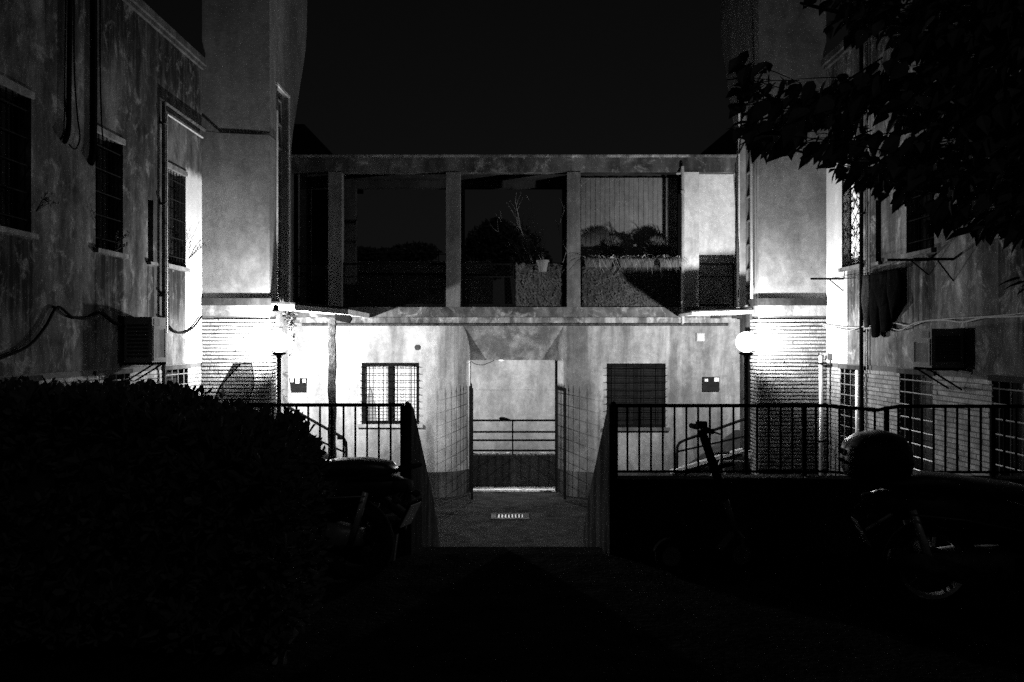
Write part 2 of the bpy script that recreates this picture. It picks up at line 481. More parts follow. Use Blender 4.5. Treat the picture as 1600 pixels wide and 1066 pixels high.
def wing(side):
    L = side < 0
    X = WXL if L else WXR
    out = -1 if L else 1
    pt = lambda u, z, n: Vector((X + out*n, u, z))
    t = thing('apartment_wing', 'stained plaster wing with small barred windows along the %s of the court' % ('left' if L else 'right'),
              'building', (X + out*3, 8.5, FLOOR), 'wings of the apartment block')
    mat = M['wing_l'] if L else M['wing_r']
    ztop, zb = 5.46, 1.30
    ups = [(8.25, 9.03, 2.57, 3.80), (10.42, 11.16, 2.57, 3.80), (12.54, 13.30, 2.57, 3.80)]
    slot = (11.92, 12.10, 2.55, 3.31)
    base = [(8.35, 9.17, .12, 1.235), (10.45, 11.36, .12, 1.235), (12.48, 13.40, .12, 1.235)]
    mb = MB(); wall_grid(mb, (1.5, 14.0), (zb, ztop), ups + [slot], pt, .17)
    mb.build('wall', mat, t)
    mb = MB(); wall_grid(mb, (1.5, 14.0), (FLOOR-.02, zb), base, lambda u,z,n: pt(u,z,n+.012), .20)
    mb.build('mortar_bed', M['mortar'], t)
    mb = MB()
    xs = sorted((X + out*.21, X + out*6))
    mb.box(xs[0], xs[1], 1.5, 14.0, FLOOR-.05, ztop-.02)
    mb.build('building_core', M['far_dark'], t)
    mb = MB(); brick_run(mb, lambda u,z,n: pt(u,z,n+.012), 7.6, 13.985, FLOOR, zb-.002, base)
    tag(mb.build('brick_base', M['brick'] if L else M['brick'], t), kind='stuff')
    xs = sorted((X - out*.075, X + out*.5))
    cb = MB(); cb.box(xs[0], xs[1], 1.5, 13.99, ztop, ztop+.09)
    xs = sorted((X - out*.04, X + out*.3)); cb.box(xs[0], xs[1], 1.5, 13.99, ztop-.05, ztop-.003)
    cb.build('cornice', M['cornice'], t)
    for i, (a, b, c, d) in enumerate(ups):
        w = MB()
        fr = .045
        for q in ((a+.003,a+fr,c+.003,d-.003),(b-fr,b-.003,c+.003,d-.003),(a+fr,b-fr,c+.003,c+fr),(a+fr,b-fr,d-fr,d-.003),((a+b)/2-.02,(a+b)/2+.02,c+fr,d-fr)):
            xs = sorted((X + out*.12, X + out*.165)); w.box(xs[0], xs[1], q[0], q[1], q[2], q[3])
        wo = w.build('window', M['frame'], t)
        lit = (not L) and i == 2
        xs = sorted((X + out*(.150 if not lit else .10), X + out*.158))
        pane = M['curtain'] if lit else M['glass_dark']
        MB().box(xs[0], xs[1], a+fr, (a+b)/2-.02, c+fr, d-fr).build('pane', pane, wo)
        MB().box(xs[0], xs[1], (a+b)/2+.02, b-fr, c+fr, d-fr).build('pane', pane, wo)
        xs = sorted((X - out*.05, X + out*.12))
        MB().box(xs[0], xs[1], a-.04, b+.04, c-.045, c+.002).build('sill', M['sill'], wo)
        xs = sorted((X - out*.02, X + out*.02))
        MB().box(xs[0], xs[1], a-.03, b+.03, d-.001, d+.06).build('window_head', M['sill'], wo)
        if lit:                             # scrolled ironwork
            gm = MB(); nn = -.005
            us = [a+.06+(b-a-.12)*k/3 for k in range(4)]
            H = (d-c)/3.0
            for k in range(-3, 7):
                for sgn in (1, -1):
                    pts = []
                    for s in range(13):
                        uu = a + (b-a)*s/12; zz = c + H*(k*.5) + sgn*(uu-a)/(b-a)*H*1.5
                        if c <= zz <= d: pts.append(pt(uu, zz, nn))
                    if len(pts) > 1: gm.tube(pts, .005, 4)
            for r_ in range(4):
                for c_ in range(3):
                    cu = a + (b-a)*(c_+.5)/3; cz = c + H*(r_*.85+.25)
                    for su in (-1, 1):
                        for sz in (-1, 1):
                            pts = []
                            for s in range(9):
                                q = s/8*4.6; rr = .048*(1 - .55*s/8)
                                pts.append(pt(cu + su*(.05 - rr*math.cos(q)), cz + sz*(.03 + rr*math.sin(q)), nn))
                            gm.tube(pts, .0065, 4)
            for u_ in (a+.01, b-.01): gm.tube([pt(u_,c,nn), pt(u_,d,nn)], .012, 4)
            for z_ in (c+.02, d-.02): gm.tube([pt(a,z_,nn), pt(b,z_,nn)], .012, 4)
            gm.build('scrolled_grille', M['iron'], wo)
        else:
            bar_grille(wo, pt, a, b, c, d, 7, 5, M['iron'], .007, .03)
    a, b, c, d = slot
    xs = sorted((X + out*.10, X + out*.165))
    so = MB().box(xs[0], xs[1], a+.002, b-.002, c+.002, d-.002).build('slot_window', M['glass_dark'], t)
    xs = sorted((X - out*.05, X + out*.09))
    MB().box(xs[0], xs[1], a-.03, b+.03, c-.035, c+.001).build('sill', M['sill'], so)
    for i, (a, b, c, d) in enumerate(base):
        xs = sorted((X + out*.15, X + out*.20))
        wo = MB().box(xs[0], xs[1], a+.002, b-.002, c+.002, d-.002).build('basement_window', M['glass_dark'], t)
        bar_grille(wo, pt, a, b, c, d, 4, 8, M['iron_grey'], .007, .02)
        xs = sorted((X - out*.03, X + out*.15))
        MB().box(xs[0], xs[1], a-.03, b+.03, c-.05, c+.001).build('sill', M['sill'], wo)
        MB().box(*sorted((X - out*.018, X + out*.03)), a-.05, b+.05, d-.001, d+.05).build('lintel', M['ledge'], wo)
    return t, pt

wingL, ptL = wing(-1)
wingR, ptR = wing(1)

# pipes and cables fixed to the wings
def wl(x, y, n=-.03): return Vector((WXL - n, DL(x), ZL(x, y)))
def wr(x, y, n=-.03): return Vector((WXR + n, DR(x), ZR(x, y)))

d = DL(250); zc = 4.56
MB().tube([(WXL+.05, d, FLOOR), (WXL+.05, d, zc), (WXL+.05, 13.95, zc)], .028, 8).build('drainpipe', M['iron_rough'], wingL)
MB().tube([(WXL+.04, d+.13, 1.7), (WXL+.04, d+.13, zc-.12), (WXL+.04, 13.9, zc-.12)], .014, 6).build('conduit', M['galv'], wingL)
mb = MB()
for z in (.2, 1.9, 2.2, 3.3, 4.3): mb.box(WXL, WXL+.085, d-.04, d+.04, z-.012, z+.012)
mb.box(WXL, WXL+.05, d-.02, d+.35, 2.15, 2.17)
mb.build('pipe_bracket', M['iron_rough'], wingL)

def smooth_pts(pts, n=6):
    pts = [Vector(p) for p in pts]; out = []
    for i in range(len(pts)-1):
        p0 = pts[max(i-1,0)]; p1 = pts[i]; p2 = pts[i+1]; p3 = pts[min(i+2, len(pts)-1)]
        for k in range(n):
            t = k/n
            out.append(.5*((2*p1) + (p2-p0)*t + (2*p0-5*p1+4*p2-p3)*t*t + (3*p1-p0-3*p2+p3)*t**3))
    out.append(pts[-1]); return out

c1 = MB()
c1.tube(smooth_pts([wl(106,-60), wl(104,60), wl(103,150), wl(102,205), wl(96,222)]), [.026]*25, 6)
c1.tube(smooth_pts([wl(108,-60,-.05), wl(108,100,-.05), wl(113,180,-.05), wl(117,215,-.05), wl(110,233,-.05), wl(100,226,-.05)]), .008, 5)
tag(c1.build('hanging_cable', M['cable']), 'thick black cable hanging down the left wing with a loop, nearer the left edge', 'cable', 'cables hanging on the left wing')
c1 = MB()
c1.tube(smooth_pts([wl(143,-60), wl(143,60), wl(143,180), wl(142,240), wl(138,256)]), .030, 6)
c1.tube(smooth_pts([wl(149,-60,-.05), wl(149,100,-.05), wl(151,180,-.05), wl(153,215,-.05)]), .008, 5)
tag(c1.build('hanging_cable', M['cable']), 'straight thick black cable hanging beside the middle barred window of the left wing', 'cable', 'cables hanging on the left wing')
c1 = MB()
c1.tube(smooth_pts([wl(-40,575), wl(0,558), wl(40,540), wl(66,510), wl(85,480), wl(108,495), wl(132,497), wl(155,489), wl(178,505), wl(215,514), wl(252,505), wl(268,517), wl(283,520), wl(298,512), wl(312,494)]), .014, 6)
tag(c1.build('sagging_cable', M['cable']), 'black cable sagging in loops low along the left wing wall', 'cable')
c1 = MB()
c1.tube(smooth_pts([wr(1291,507), wr(1320,511), wr(1345,512), wr(1375,512), wr(1400,505), wr(1425,509), wr(1450,502), wr(1480,500), wr(1510,503), wr(1545,496), wr(1600,494), wr(1660,488)]), .010, 5)
c1.tube(smooth_pts([wr(1291,509,-.05), wr(1330,516,-.05), wr(1352,511,-.05), wr(1385,508,-.05), wr(1412,516,-.05), wr(1440,504,-.05), wr(1490,498,-.05), wr(1560,494,-.05), wr(1660,484,-.05)]), .007, 5)
tag(c1.build('sagging_cable', M['cable_pale']), 'pale twisted cables sagging along the right wing wall', 'cable')

d = DR(1352)
MB().tube([(WXR-.05, d, FLOOR), (WXR-.05, d, 5.4)], .026, 8).build('drainpipe', M['iron'], wingR)
MB().tube([(WXR-.03, d-.14, 1.2), (WXR-.03, d-.14, 5.4)], .010, 6).build('conduit', M['iron_grey'], wingR)
mb = MB()
for z in (.1, 1.72, 2.38, 3.2, 4.2): mb.box(WXR-.085, WXR, d-.04, d+.04, z-.012, z+.012)
mb.build('pipe_bracket', M['iron_rough'], wingR)
MB().tube([(WXR+.03, 12.78, .13), (WXR+.03, 12.78, 1.225)], .042, 12).build('white_pipe', M['pvc'], wingR, smooth=True)
mb = MB().box(WXR-.07, WXR-.001, 13.72, 13.90, 1.345, 1.43); mb.box(WXR-.10, WXR-.07, 13.74, 13.80, 1.36, 1.40)
mb.build('junction_box', M['ac'], wingR)

# ------------------------------------------------------------------ stair towers
def tower(side):
    L = side < 0
    sx = (lambda x: x) if L else (lambda x: .06 - x)
    xi, xo = -3.41, -4.358
    t = thing('stair_tower', 'tall plain stair tower with ribbed brick foot at the %s end of the gallery' % ('left' if L else 'right'),
              'tower', (sx(-3.9), 15.2, FLOOR), 'stair towers')
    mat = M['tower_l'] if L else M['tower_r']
    w = sx(xi) - sx(xo)
    prof_back = [(15.38, 2.12), (15.38, 4.6), (15.56, 4.95), (16.03, 5.72), (16.30, 6.15), (16.47, 6.46), (16.55, 6.85), (16.58, 7.28), (16.58, 10.0)]
    mb = MB()
    mb.prism([(sx(xo), 14.0, 2.12), (sx(xo), 14.41, 2.12), (sx(xo), 14.41, 5.30), (sx(xo), 14.41, 10), (sx(xo), 14.0, 10)], (w, 0, 0))
    mb.prism([(sx(xo), 14.41, 5.30), (sx(xo), 15.15, 5.30), (sx(xo), 15.15, 10), (sx(xo), 14.41, 10)], (w, 0, 0))
    mb.prism([(sx(xo), 15.15, 2.12)] + [(sx(xo), a, b) for a, b in prof_back] + [(sx(xo), 15.15, 10)], (w, 0, 0))
    w2 = sx(xi-.11) - sx(xo)
    mb.prism([(sx(xo), 14.41, 2.12), (sx(xo), 15.15, 2.12), (sx(xo), 15.15, 5.30), (sx(xo), 14.41, 5.30)], (w2, 0, 0))
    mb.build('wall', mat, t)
    wm = MB()
    xs = sorted((sx(xi-.115), sx(xi-.08)))
    wm.box(*xs, 14.42, 14.98, 2.14, 5.28)
    wo = wm.build('slot_window', M['glass_dark'], t)
    fm = MB(); xs = sorted((sx(xi-.08), sx(xi-.05)))
    for dd in (14.43, 14.70, 14.96): fm.box(*xs, dd, dd+.025, 2.14, 5.28)
    for k in range(9): fm.box(*xs, 14.455, 14.96, 2.3+k*.36, 2.32+k*.36)
    fm.build('frame', M['iron_grey'], wo)
    fm = MB(); xs = sorted((sx(xi), sx(xi+.022)))
    fm.box(*xs, 14.35, 15.21, 5.301, 5.34); fm.box(*xs, 15.155, 15.19, 2.14, 5.30)
    fm.build('surround', M['column_r'], wo)
    # ledge and concrete band
    mb = MB(); xs = sorted((sx(xo), sx(xi+.03)))
    mb.box(*xs, 13.955, 14.5, 2.10, 2.20)
    mb.build('ledge', M['ledge'], t)
    mb = MB(); xs = sorted((sx(xo), sx(xi)))
    mb.box(*xs, 13.99, 14.40, 1.955, 2.10); mb.build('concrete_band', M['band'], t)
    # pier, door jamb wall
    mb = MB()
    mb.box(*xs, 14.012, 14.38, FLOOR-.02, 1.955)
    mb.build('mortar_bed', M['mortar'], t)
    mb = MB()
    brick_run(mb, lambda u,z,n: Vector((sx(u), 14.012+n, z)), xo, xi, FLOOR, 1.95, length=.24, proud=.030, gap=.021)
    brick_run(mb, lambda u,z,n: Vector((sx(xi - n), u, z)), 14.0, 14.38, FLOOR, 1.95, length=.19, proud=.030, gap=.021)
    tag(mb.build('brick_ribs', M['brick_pale'], t), kind='stuff')
    mb = MB(); xs = sorted((sx(xo), sx(-3.60)))
    mb.box(*xs, 14.38, 16.0, FLOOR-.02, 2.11); mb.build('entrance_wall', M['white_wall'] if L else M['band'], t)
    xs = sorted((sx(-3.60), sx(-3.56)))
    do = MB().box(*xs, 14.55, 15.45, -.10, 1.80).build('door', M['frame'] if not L else M['white_wall'], t)
    hm = MB(); hm.tube([(sx(-3.56), 15.36, .85), (sx(-3.52), 15.36, .85), (sx(-3.52), 15.26, .85)], .01, 6); hm.build('handle', M['chrome'], do)
    nm = MB()
    xs = sorted((sx(-3.56), sx(-3.553)))
    nm.box(*xs, 15.05, 15.25, .72, 1.12) if L else nm.box(*xs, 14.75, 14.83, .98, 1.22)
    nm.build('notice', M['paper'], do)
    if L:
        hb = MB(); hb.box(-3.595, -3.54, 15.52, 15.7, 1.10, 1.115); hb.box(-3.595, -3.54, 15.52, 15.7, .72, .735); hb.build('shelf_bracket', M['iron_grey'], t)
    return t
towL = tower(-1); towR = tower(1)
# cable crossing the left tower
c1 = MB(); c1.tube([(WXL+.03, 13.96, 4.55), (-4.1, 13.996, 4.53), (-3.7, 13.996, 4.51), (-3.405, 13.996, 4.50), (-3.405, 14.6, 4.50), (-3.405, 15.36, 4.50)], .005, 5)
tag(c1.build('wall_cable', M['cable']), 'thin cable crossing the front of the left stair tower', 'cable')
c1 = MB(); c1.tube(smooth_pts([(3.46, 15.3, 4.42), (3.45, 14.7, 4.55), (3.44, 14.02, 4.45), (3.47, 13.95, 4.42)]), .012, 5)
c1.tube(smooth_pts([(3.44, 15.3, 4.2), (3.43, 15.2, 3.6), (3.44, 15.1, 3.0), (3.42, 15.0, 2.5), (3.36, 14.8, 2.25)]), .007, 5)
tag(c1.build('wall_cable', M['cable']), 'thin cables running down the inner side of the right stair tower', 'cable')
pp = MB(); pp.tube([(3.40, 14.12, 2.2), (3.40, 14.12, 4.9)], .02, 8); pp.build('drainpipe', M['galv'], towR)
pp = MB(); pp.tube([(-3.36, 14.25, 2.2), (-3.36, 14.25, 4.9)], .014, 6); pp.build('conduit', M['galv'], towL)

# ------------------------------------------------------------------ gallery block
gal = thing('gallery_block', 'two storey block with open concrete gallery over a pale ground floor, between the towers', 'building', (0.03, 16.2, FLOOR))
GD, WD, GT = 15.4, 16.0, 16.69
kg = GD / F; kw = WD / F
def gx(x): return (x - 800) * kg
def wx(x): return (x - 800) * kw
def wz(y): return EYE - (y - 533) * kw
# ground floor front wall
winL = (wx(565), wx(655), wz(663), wz(567)); winR = (wx(948), wx(1040), wz(668), wz(568))
ptF = lambda u, z, n: Vector((u, WD + n, z))
def corner(sgn):
    cx = -1.317 if sgn < 0 else 1.377
    pts = []
    for k in range(13):
        q = math.pi/2*k/12
        pts.append((cx - sgn*.617*math.sin(q), WD + .62 - .62*math.cos(q)))
    pts.append((pts[-1][0], GT + .25))
    return pts
for s in (-1, 1):
    mb = MB()
    if s < 0: wall_grid(mb, (-3.62, -1.317), (FLOOR-.02, 1.95), [winL], ptF, .14)
    else: wall_grid(mb, (1.377, 3.68), (FLOOR-.02, 1.95), [winR], ptF, .14)
    cp = corner(s)
    for a, b in zip(cp, cp[1:]):
        mb.quad((a[0], a[1], FLOOR-.02), (b[0], b[1], FLOOR-.02), (b[0], b[1], 1.95), (a[0], a[1], 1.95))
    mb.build('front_wall', M['front'] if s < 0 else M['front_r'], gal)
# dark painted dado
zd = wz(738)
for s in (-1, 1):
    mb = MB()
    x0, x1 = ((-3.4, -1.317), (1.377, 3.45))[s > 0]
    mb.box(x0, x1, WD-.012, WD-.002, FLOOR-.01, zd)
    cp = [(a - (-s)*0, b) for a, b in corner(s)]
    ring = []
    for i, (a, b) in enumerate(cp):
        q = min(math.pi/2, math.pi/2*i/12)
        ring.append((a + (-s)*.012*math.sin(q), b - .012*math.cos(q)))
    for p, q in zip(ring, ring[1:]):
        mb.quad((p[0],p[1],FLOOR-.01), (q[0],q[1],FLOOR-.01), (q[0],q[1],zd), (p[0],p[1],zd))
    # the dado climbs beside the entrance stair
    if s > 0: pr = [P(1060,736,15.986), P(1150,672,15.986), P(1156,672,15.986), P(1156,744,15.986), P(1060,744,15.986)]
    else: pr = [P(560,740,15.986), P(490,696,15.986), P(455,676,15.986), P(455,744,15.986), P(560,744,15.986)]
    mb.prism([(v.x, 15.983, v.z) for v in pr], (0, .012, 0))
    mb.build('dado', M['dado'], gal)
# sloping soffit over the gate
def xcurve(s, y):
    cp = corner(s)
    for a, b in zip(cp, cp[1:]):
        if a[1] <= y <= b[1] and b[1] > a[1]: return a[0] + (b[0]-a[0])*(y-a[1])/(b[1]-a[1])
    return cp[-1][0]
mb = MB(); rows = []
for k in range(9):
    y = WD + .26 + (GT - WD - .26)*k/8; z = 1.89 + (1.28 - 1.89)*k/8
    yy = y
    rows.append(((xcurve(-1, yy) - .02, y, z), (xcurve(1, yy) + .02, y, z)))
for a, b in zip(rows, rows[1:]): mb.quad(a[0], a[1], b[1], b[0])
mb.box(-.75, .81, GT, GT+.22, 1.28, 1.9)
mb.build('lintel', M['lintel'], gal)
# floor slab with lighter drip edge
mb = MB(); mb.box(-3.41, 3.47, GD, 16.95, 1.93, 2.125); mb.box(-3.41, 3.47, GD+.05, 16.95, 1.885, 1.93)
mb.build('floor_slab', M['beam'], gal)
mb = MB(); mb.box(-3.41, 3.47, GD-.035, GD+.045, 1.88, 1.965); mb.build('drip_edge', M['slab'], gal)
mb = MB(); mb.tube([(-3.3, GD+.25, 1.86), (3.4, GD+.25, 1.86)], .022, 6); mb.build('cable_tray', M['iron_rough'], gal)
# roof beam, ceiling, rear beam
mb = MB(); mb.box(-3.41, 3.47, GD, GD+.22, 4.215, 4.44); mb.build('roof_beam', M['beam'], gal)
mb = MB(); mb.box(-3.44, 3.50, GD-.045, 17.05, 4.442, 4.475); mb.build('roof_edge', M['slab'], gal)
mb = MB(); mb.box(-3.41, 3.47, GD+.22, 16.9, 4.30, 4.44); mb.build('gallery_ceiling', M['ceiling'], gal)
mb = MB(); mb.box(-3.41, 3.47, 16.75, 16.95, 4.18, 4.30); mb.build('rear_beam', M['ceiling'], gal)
cols = [(513, 534), (697, 719), (886, 907), (1069, 1092)]
for i, (a, b) in enumerate(cols):
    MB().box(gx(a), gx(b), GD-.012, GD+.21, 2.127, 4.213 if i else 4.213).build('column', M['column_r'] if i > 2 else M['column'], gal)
for a, b in cols[:3]:
    MB().box(gx(a), gx(b), 16.76, 16.94, 2.127, 4.178).build('rear_column', M['ceiling'], gal)
MB().box(gx(463), gx(473), GD+.25, GD+.33, 2.127, 4.29).build('door_jamb', M['column'], gal)
MB().box(gx(905)-.02, gx(1069)+.02, GD+.03, GD+.08, 4.19, 4.214).build('trim', M['ledge'], gal)
# whitewashed wall in the right hand bay and closing walls
mb = MB(); mb.box(gx(1086), 3.60, 15.72, 15.86, 2.127, 4.298); mb.build('bay_wall', M['white_wall'], gal)
mb = MB(); mb.box(-3.58, -3.41, 15.39, 16.95, 2.12, 4.44); mb.box(-3.41, gx(455)+.03, 16.2, 16.3, 2.127, 4.298); mb.build('end_wall', M['ceiling'], gal)
# boarded screen in the fourth bay
kb = 15.95 / F
for k in range(20):
    x0 = (908-800)*kb + .077*k
    MB().box(x0, x0+.072, 15.95 + .004*(k % 3), 15.97 + .004*(k % 3), 2.13, 4.215).build('board', M['board'], gal)
mb = MB(); mb.box((905-800)*kb, (1060-800)*kb, 15.985, 16.02, 2.13, 4.298); mb.build('screen_backing', M['ceiling'], gal)
# gallery drainpipe
mb = MB(); mb.tube(smooth_pts([(gx(1058), GD+.02, 4.20), (gx(1064), GD-.03, 4.19), (gx(1066), GD-.05, 4.12), (gx(1066), GD-.05, 2.1), (gx(1067), GD-.06, 1.9)]), .025, 8)
for z in (3.9, 2.8, 2.2): mb.lathe([(.034,-.02),(.034,.02)], (gx(1066), GD-.05, z), 10)
mb.build('drainpipe', M['galv'], gal, smooth=False)
# body behind the ground floor wall and the passage beyond the gate
mb = MB()
mb.box(-3.62, -.78, GT+.24, 17.0, FLOOR, 1.88); mb.box(.84, 3.68, GT+.24, 17.0, FLOOR, 1.88)
mb.box(-3.62, -1.4, WD+.145, GT+.24, FLOOR, 1.88); mb.box(1.46, 3.68, WD+.145, GT+.24, FLOOR, 1.88)
mb.build('building_core', M['far_dark'], gal)
mb = MB()
mb.box(-1.9, 2.0, 20.0, 20.2, FLOOR, 1.6); mb.box(-2.1, -1.9, 17.0, 20.2, FLOOR, 1.6); mb.box(2.0, 2.2, 17.0, 20.2, FLOOR, 1.6)
for k, z in enumerate((.62,)): mb.box(-1.9, 2.0, 19.985, 20.0, z, z+.035)
mb.build('passage_wall', M['passage'], gal)
mb = MB(); mb.box(-2.1, 2.2, GT+.22, 20.2, 1.45, 1.6); mb.build('passage_ceiling', M['passage'], gal)
mb = MB(); mb.box(-.72, .78, GT-.06, 17.05, FLOOR+.002, FLOOR+.022); mb.build('threshold', M['stone_pale'], gal)
mb = MB(); mb.box(-1.8, 1.9, 17.08, 17.3, FLOOR, -.36); mb.build('low_wall', M['low_wall'], gal)
# ground floor windows
def ground_window(w, dark):
    a, b, c, d = w
    fr = .05
    m = MB()
    for q in ((a+.002,a+fr,c+.002,d-.002),(b-fr,b-.002,c+.002,d-.002),(a+fr,b-fr,c+.002,c+fr),(a+fr,b-fr,d-fr,d-.002),((a+b)/2-.035,(a+b)/2+.035,c+fr,d-fr)):
        m.box(q[0], q[1], WD+.035, WD+.085, q[2], q[3])
    wo = m.build('window', M['frame'], gal)
    if dark:
        n = 24; H = (d - c - .1)/n
        for k in range(n):
            z = c + .05 + H*k
            MB().box(a+fr, b-fr, WD+.045, WD+.06, z, z+H*.86).build('slat', M['shutter'], wo)
        MB().box(a+fr, b-fr, WD+.068, WD+.08, c+fr, d-fr).build('pane', M['glass_dark'], wo)
    else:
        for (x0, x1, s) in ((a+fr, (a+b)/2-.035, 0), ((a+b)/2+.035, b-fr, 1)):
            cm = MB(); n = 26; ring = []
            for k in range(n+1):
                x = x0 + (x1-x0)*k/n; ring.append((x, WD+.105 + .012*math.sin(k*1.3+s) + .006*math.sin(k*2.9)))
            for p, q in zip(ring, ring[1:]): cm.quad((p[0],p[1],c+.05), (q[0],q[1],c+.05), (q[0],q[1],d-.05), (p[0],p[1],d-.05))
            cm.build('curtain', M['curtain'], wo)
            MB().box(x0, x1, WD+.128, WD+.135, c+fr, d-fr).build('pane', M['curtain_dim'], wo)
        fm = MB(); fm.prism([(a+.07, WD+.082, c+.38), (a+.12, WD+.082, c+.62), (a+.20, WD+.082, c+.30), (a+.22, WD+.082, c+.05), (a+.07, WD+.082, c+.05)], (0,.008,0))
        fm.build('curtain_fold', M['curtain_dim'], wo)
    MB().box(a-.06, b+.06, WD-.06, WD+.034, c-.05, c+.0015).build('sill', M['sill_pale'] if not dark else M['sill'], wo)
    gm = MB()
    for k in range(4):
        x = a + (b-a)*(k+.55)/4.1; gm.tube([(x, WD-.03, c-.005), (x, WD-.03, d-.002)], .0065, 4)
    for k in range(9):
        z = c + (d-c)*(k+.4)/9; sag = .012 if dark else .004
        gm.tube([(a-.02, WD-.045, z), (a+(b-a)*.3, WD-.045, z-sag*random.uniform(-1,1)), (a+(b-a)*.7, WD-.045, z+sag*random.uniform(-1,1)), (b+.02, WD-.045, z+sag*random.uniform(-1,1))], .0055, 4)
    gm.build('grille', M['iron'], wo)
ground_window(winL, False); ground_window(winR, True)
# vents and small fixtures on the wall
mb = MB(); c = P(652, 543, WD-.01); mb.lathe([(.045,-.012),(.045,.012)], c, 14, 'y'); mb.build('vent', M['sill'], gal)
mb = MB(); c = P(1094, 527, WD); mb.box(c.x-.065, c.x+.065, WD-.05, WD-.001, c.z-.065, c.z+.065); wo = mb.build('junction_box', M['iron_grey'], gal)
mb = MB(); mb.box(c.x-.05, c.x+.05, WD-.056, WD-.051, c.z-.05, c.z+.05); mb.build('cover', M['sill_pale'], wo)
# canopies over the two tower entrances (parts of the block)
mb = MB()
cz = lambda x: 2.055 - .10*(x+3.4)/1.2
can = [(-3.405, 14.02), (-2.95, 13.50), (-2.20, 13.36), (-2.20, GD-.04), (-3.405, GD-.04)]
mb.prism([(x, y, cz(x)) for x, y in can], (0, 0, .07)); mb.build('entrance_canopy', M['white_wall'], gal)
mb = MB()
mb.prism([(x+(.012 if x > -3 else 0), y-(.012 if y < 15 else 0), cz(x)+.072) for x, y in can], (0,0,.03)); mb.build('canopy_felt', M['ledge'], gal)
mb = MB()
mb.prism([(3.465, 14.30, 2.0), (2.60, 14.36, 1.975), (2.57, GD-.04, 1.975), (3.465, GD-.04, 2.0)], (0, 0, .04)); mb.build('entrance_canopy', M['white_wall'], gal)
mb = MB(); mb.prism([(3.465, 14.29, 2.042), (2.58, 14.35, 2.017), (2.55, GD-.04, 2.017), (3.465, GD-.04, 2.042)], (0,0,.018)); mb.build('canopy_felt', M['ledge'], gal)
for (x, y) in ((3.2, 14.45), (2.9, 14.5)):
    MB().box(x, x+.14, y, y+.05, 1.93, 1.97).build('canopy_clip', M['iron'], gal)
# post carrying the left canopy
pc = thing('canopy_post', 'rough flaking iron post holding up the canopy by the left lamp', 'post', (P(519,730,13.85).x, 13.85, FLOOR))
px = P(519, 700, 13.85).x
rings = []
for k in range(30):
    z = FLOOR + .02 + (1.93 - FLOOR)*k/29 - .02
    w = .048 + .003*math.sin(k*2.1); ox = .006*math.sin(k*.9)
    rings.append([(px+ox-w, 13.85-w, z), (px+ox+w, 13.85-w, z), (px+ox+w, 13.85+w, z), (px+ox-w, 13.85+w, z)])
mb = MB(); mb.loft(rings); mb.build('shaft', M['iron_rough'], pc)
mb = MB(); mb.prism([P(522,490,13.78), P(531,487,13.78), P(543,489,13.78), P(549,498,13.78), P(545,505,13.78), P(525,501,13.78)], (0,.12,0)); mb.build('bracket', M['iron'], pc)
MB().box(px-.09, px+.09, 13.76, 13.94, FLOOR, FLOOR+.02).build('foot_plate', M['iron_rough'], pc)

# ------------------------------------------------------------------ gallery railings, one per bay
def bay_rail(x0, x1, label, mesh=True):
    X0, X1 = gx(x0)+.004, gx(x1)-.004; y = GD+.10
    t = thing('gallery_railing', label, 'railing', ((X0+X1)/2, y, 2.127), 'railings of the gallery bays')
    for z, r in ((2.80, .018), (2.60, .008), (2.16, .012)):
        MB().tube([(X0, y, z), (X1, y, z)], r, 6).build('rail', M['iron'], t)
    n = max(1, int((X1-X0)/.8))
    for k in range(n+1):
        x = X0 + .015 + (X1-X0-.03)*k/n
        MB().box(x-.01, x+.01, y-.01, y+.01, 2.127, 2.80).build('upright', M['iron'], t)
    if mesh:
        m = MB(); s = .06; H = .62; W = X1-X0
        for sgn in (1, -1):
            u = -H
            while u < W + H:
                a0 = max(0, u) if sgn > 0 else max(0, u - H); 
                if sgn > 0:
                    p, q = max(0, u), min(W, u+H)
                    if q > p: m.tube([(X0+p, y+.004, 2.16+(p-u)), (X0+q, y+.004, 2.16+(q-u))], .0025, 3)
                else:
                    p, q = max(0, u), min(W, u+H)
                    if q > p: m.tube([(X0+p, y-.004, 2.16+H-(p-u)), (X0+q, y-.004, 2.16+H-(q-u))], .0025, 3)
                u += s
        tag(m.build('wire_mesh', M['iron'], t), kind='stuff')
    return t
bay_rail(456, 513, 'gallery railing in the narrow dark bay beside the left tower')
bay_rail(534, 697, 'gallery railing with wire mesh in the wide empty bay')
bay_rail(719, 886, 'gallery railing with wire mesh in the middle bay, partly leaf covered')
bay_rail(907, 1069, 'gallery railing carrying the planters, covered by the leaf screen', False)
bay_rail(1092, 1150, 'gallery railing in the narrow pale bay beside the right tower')

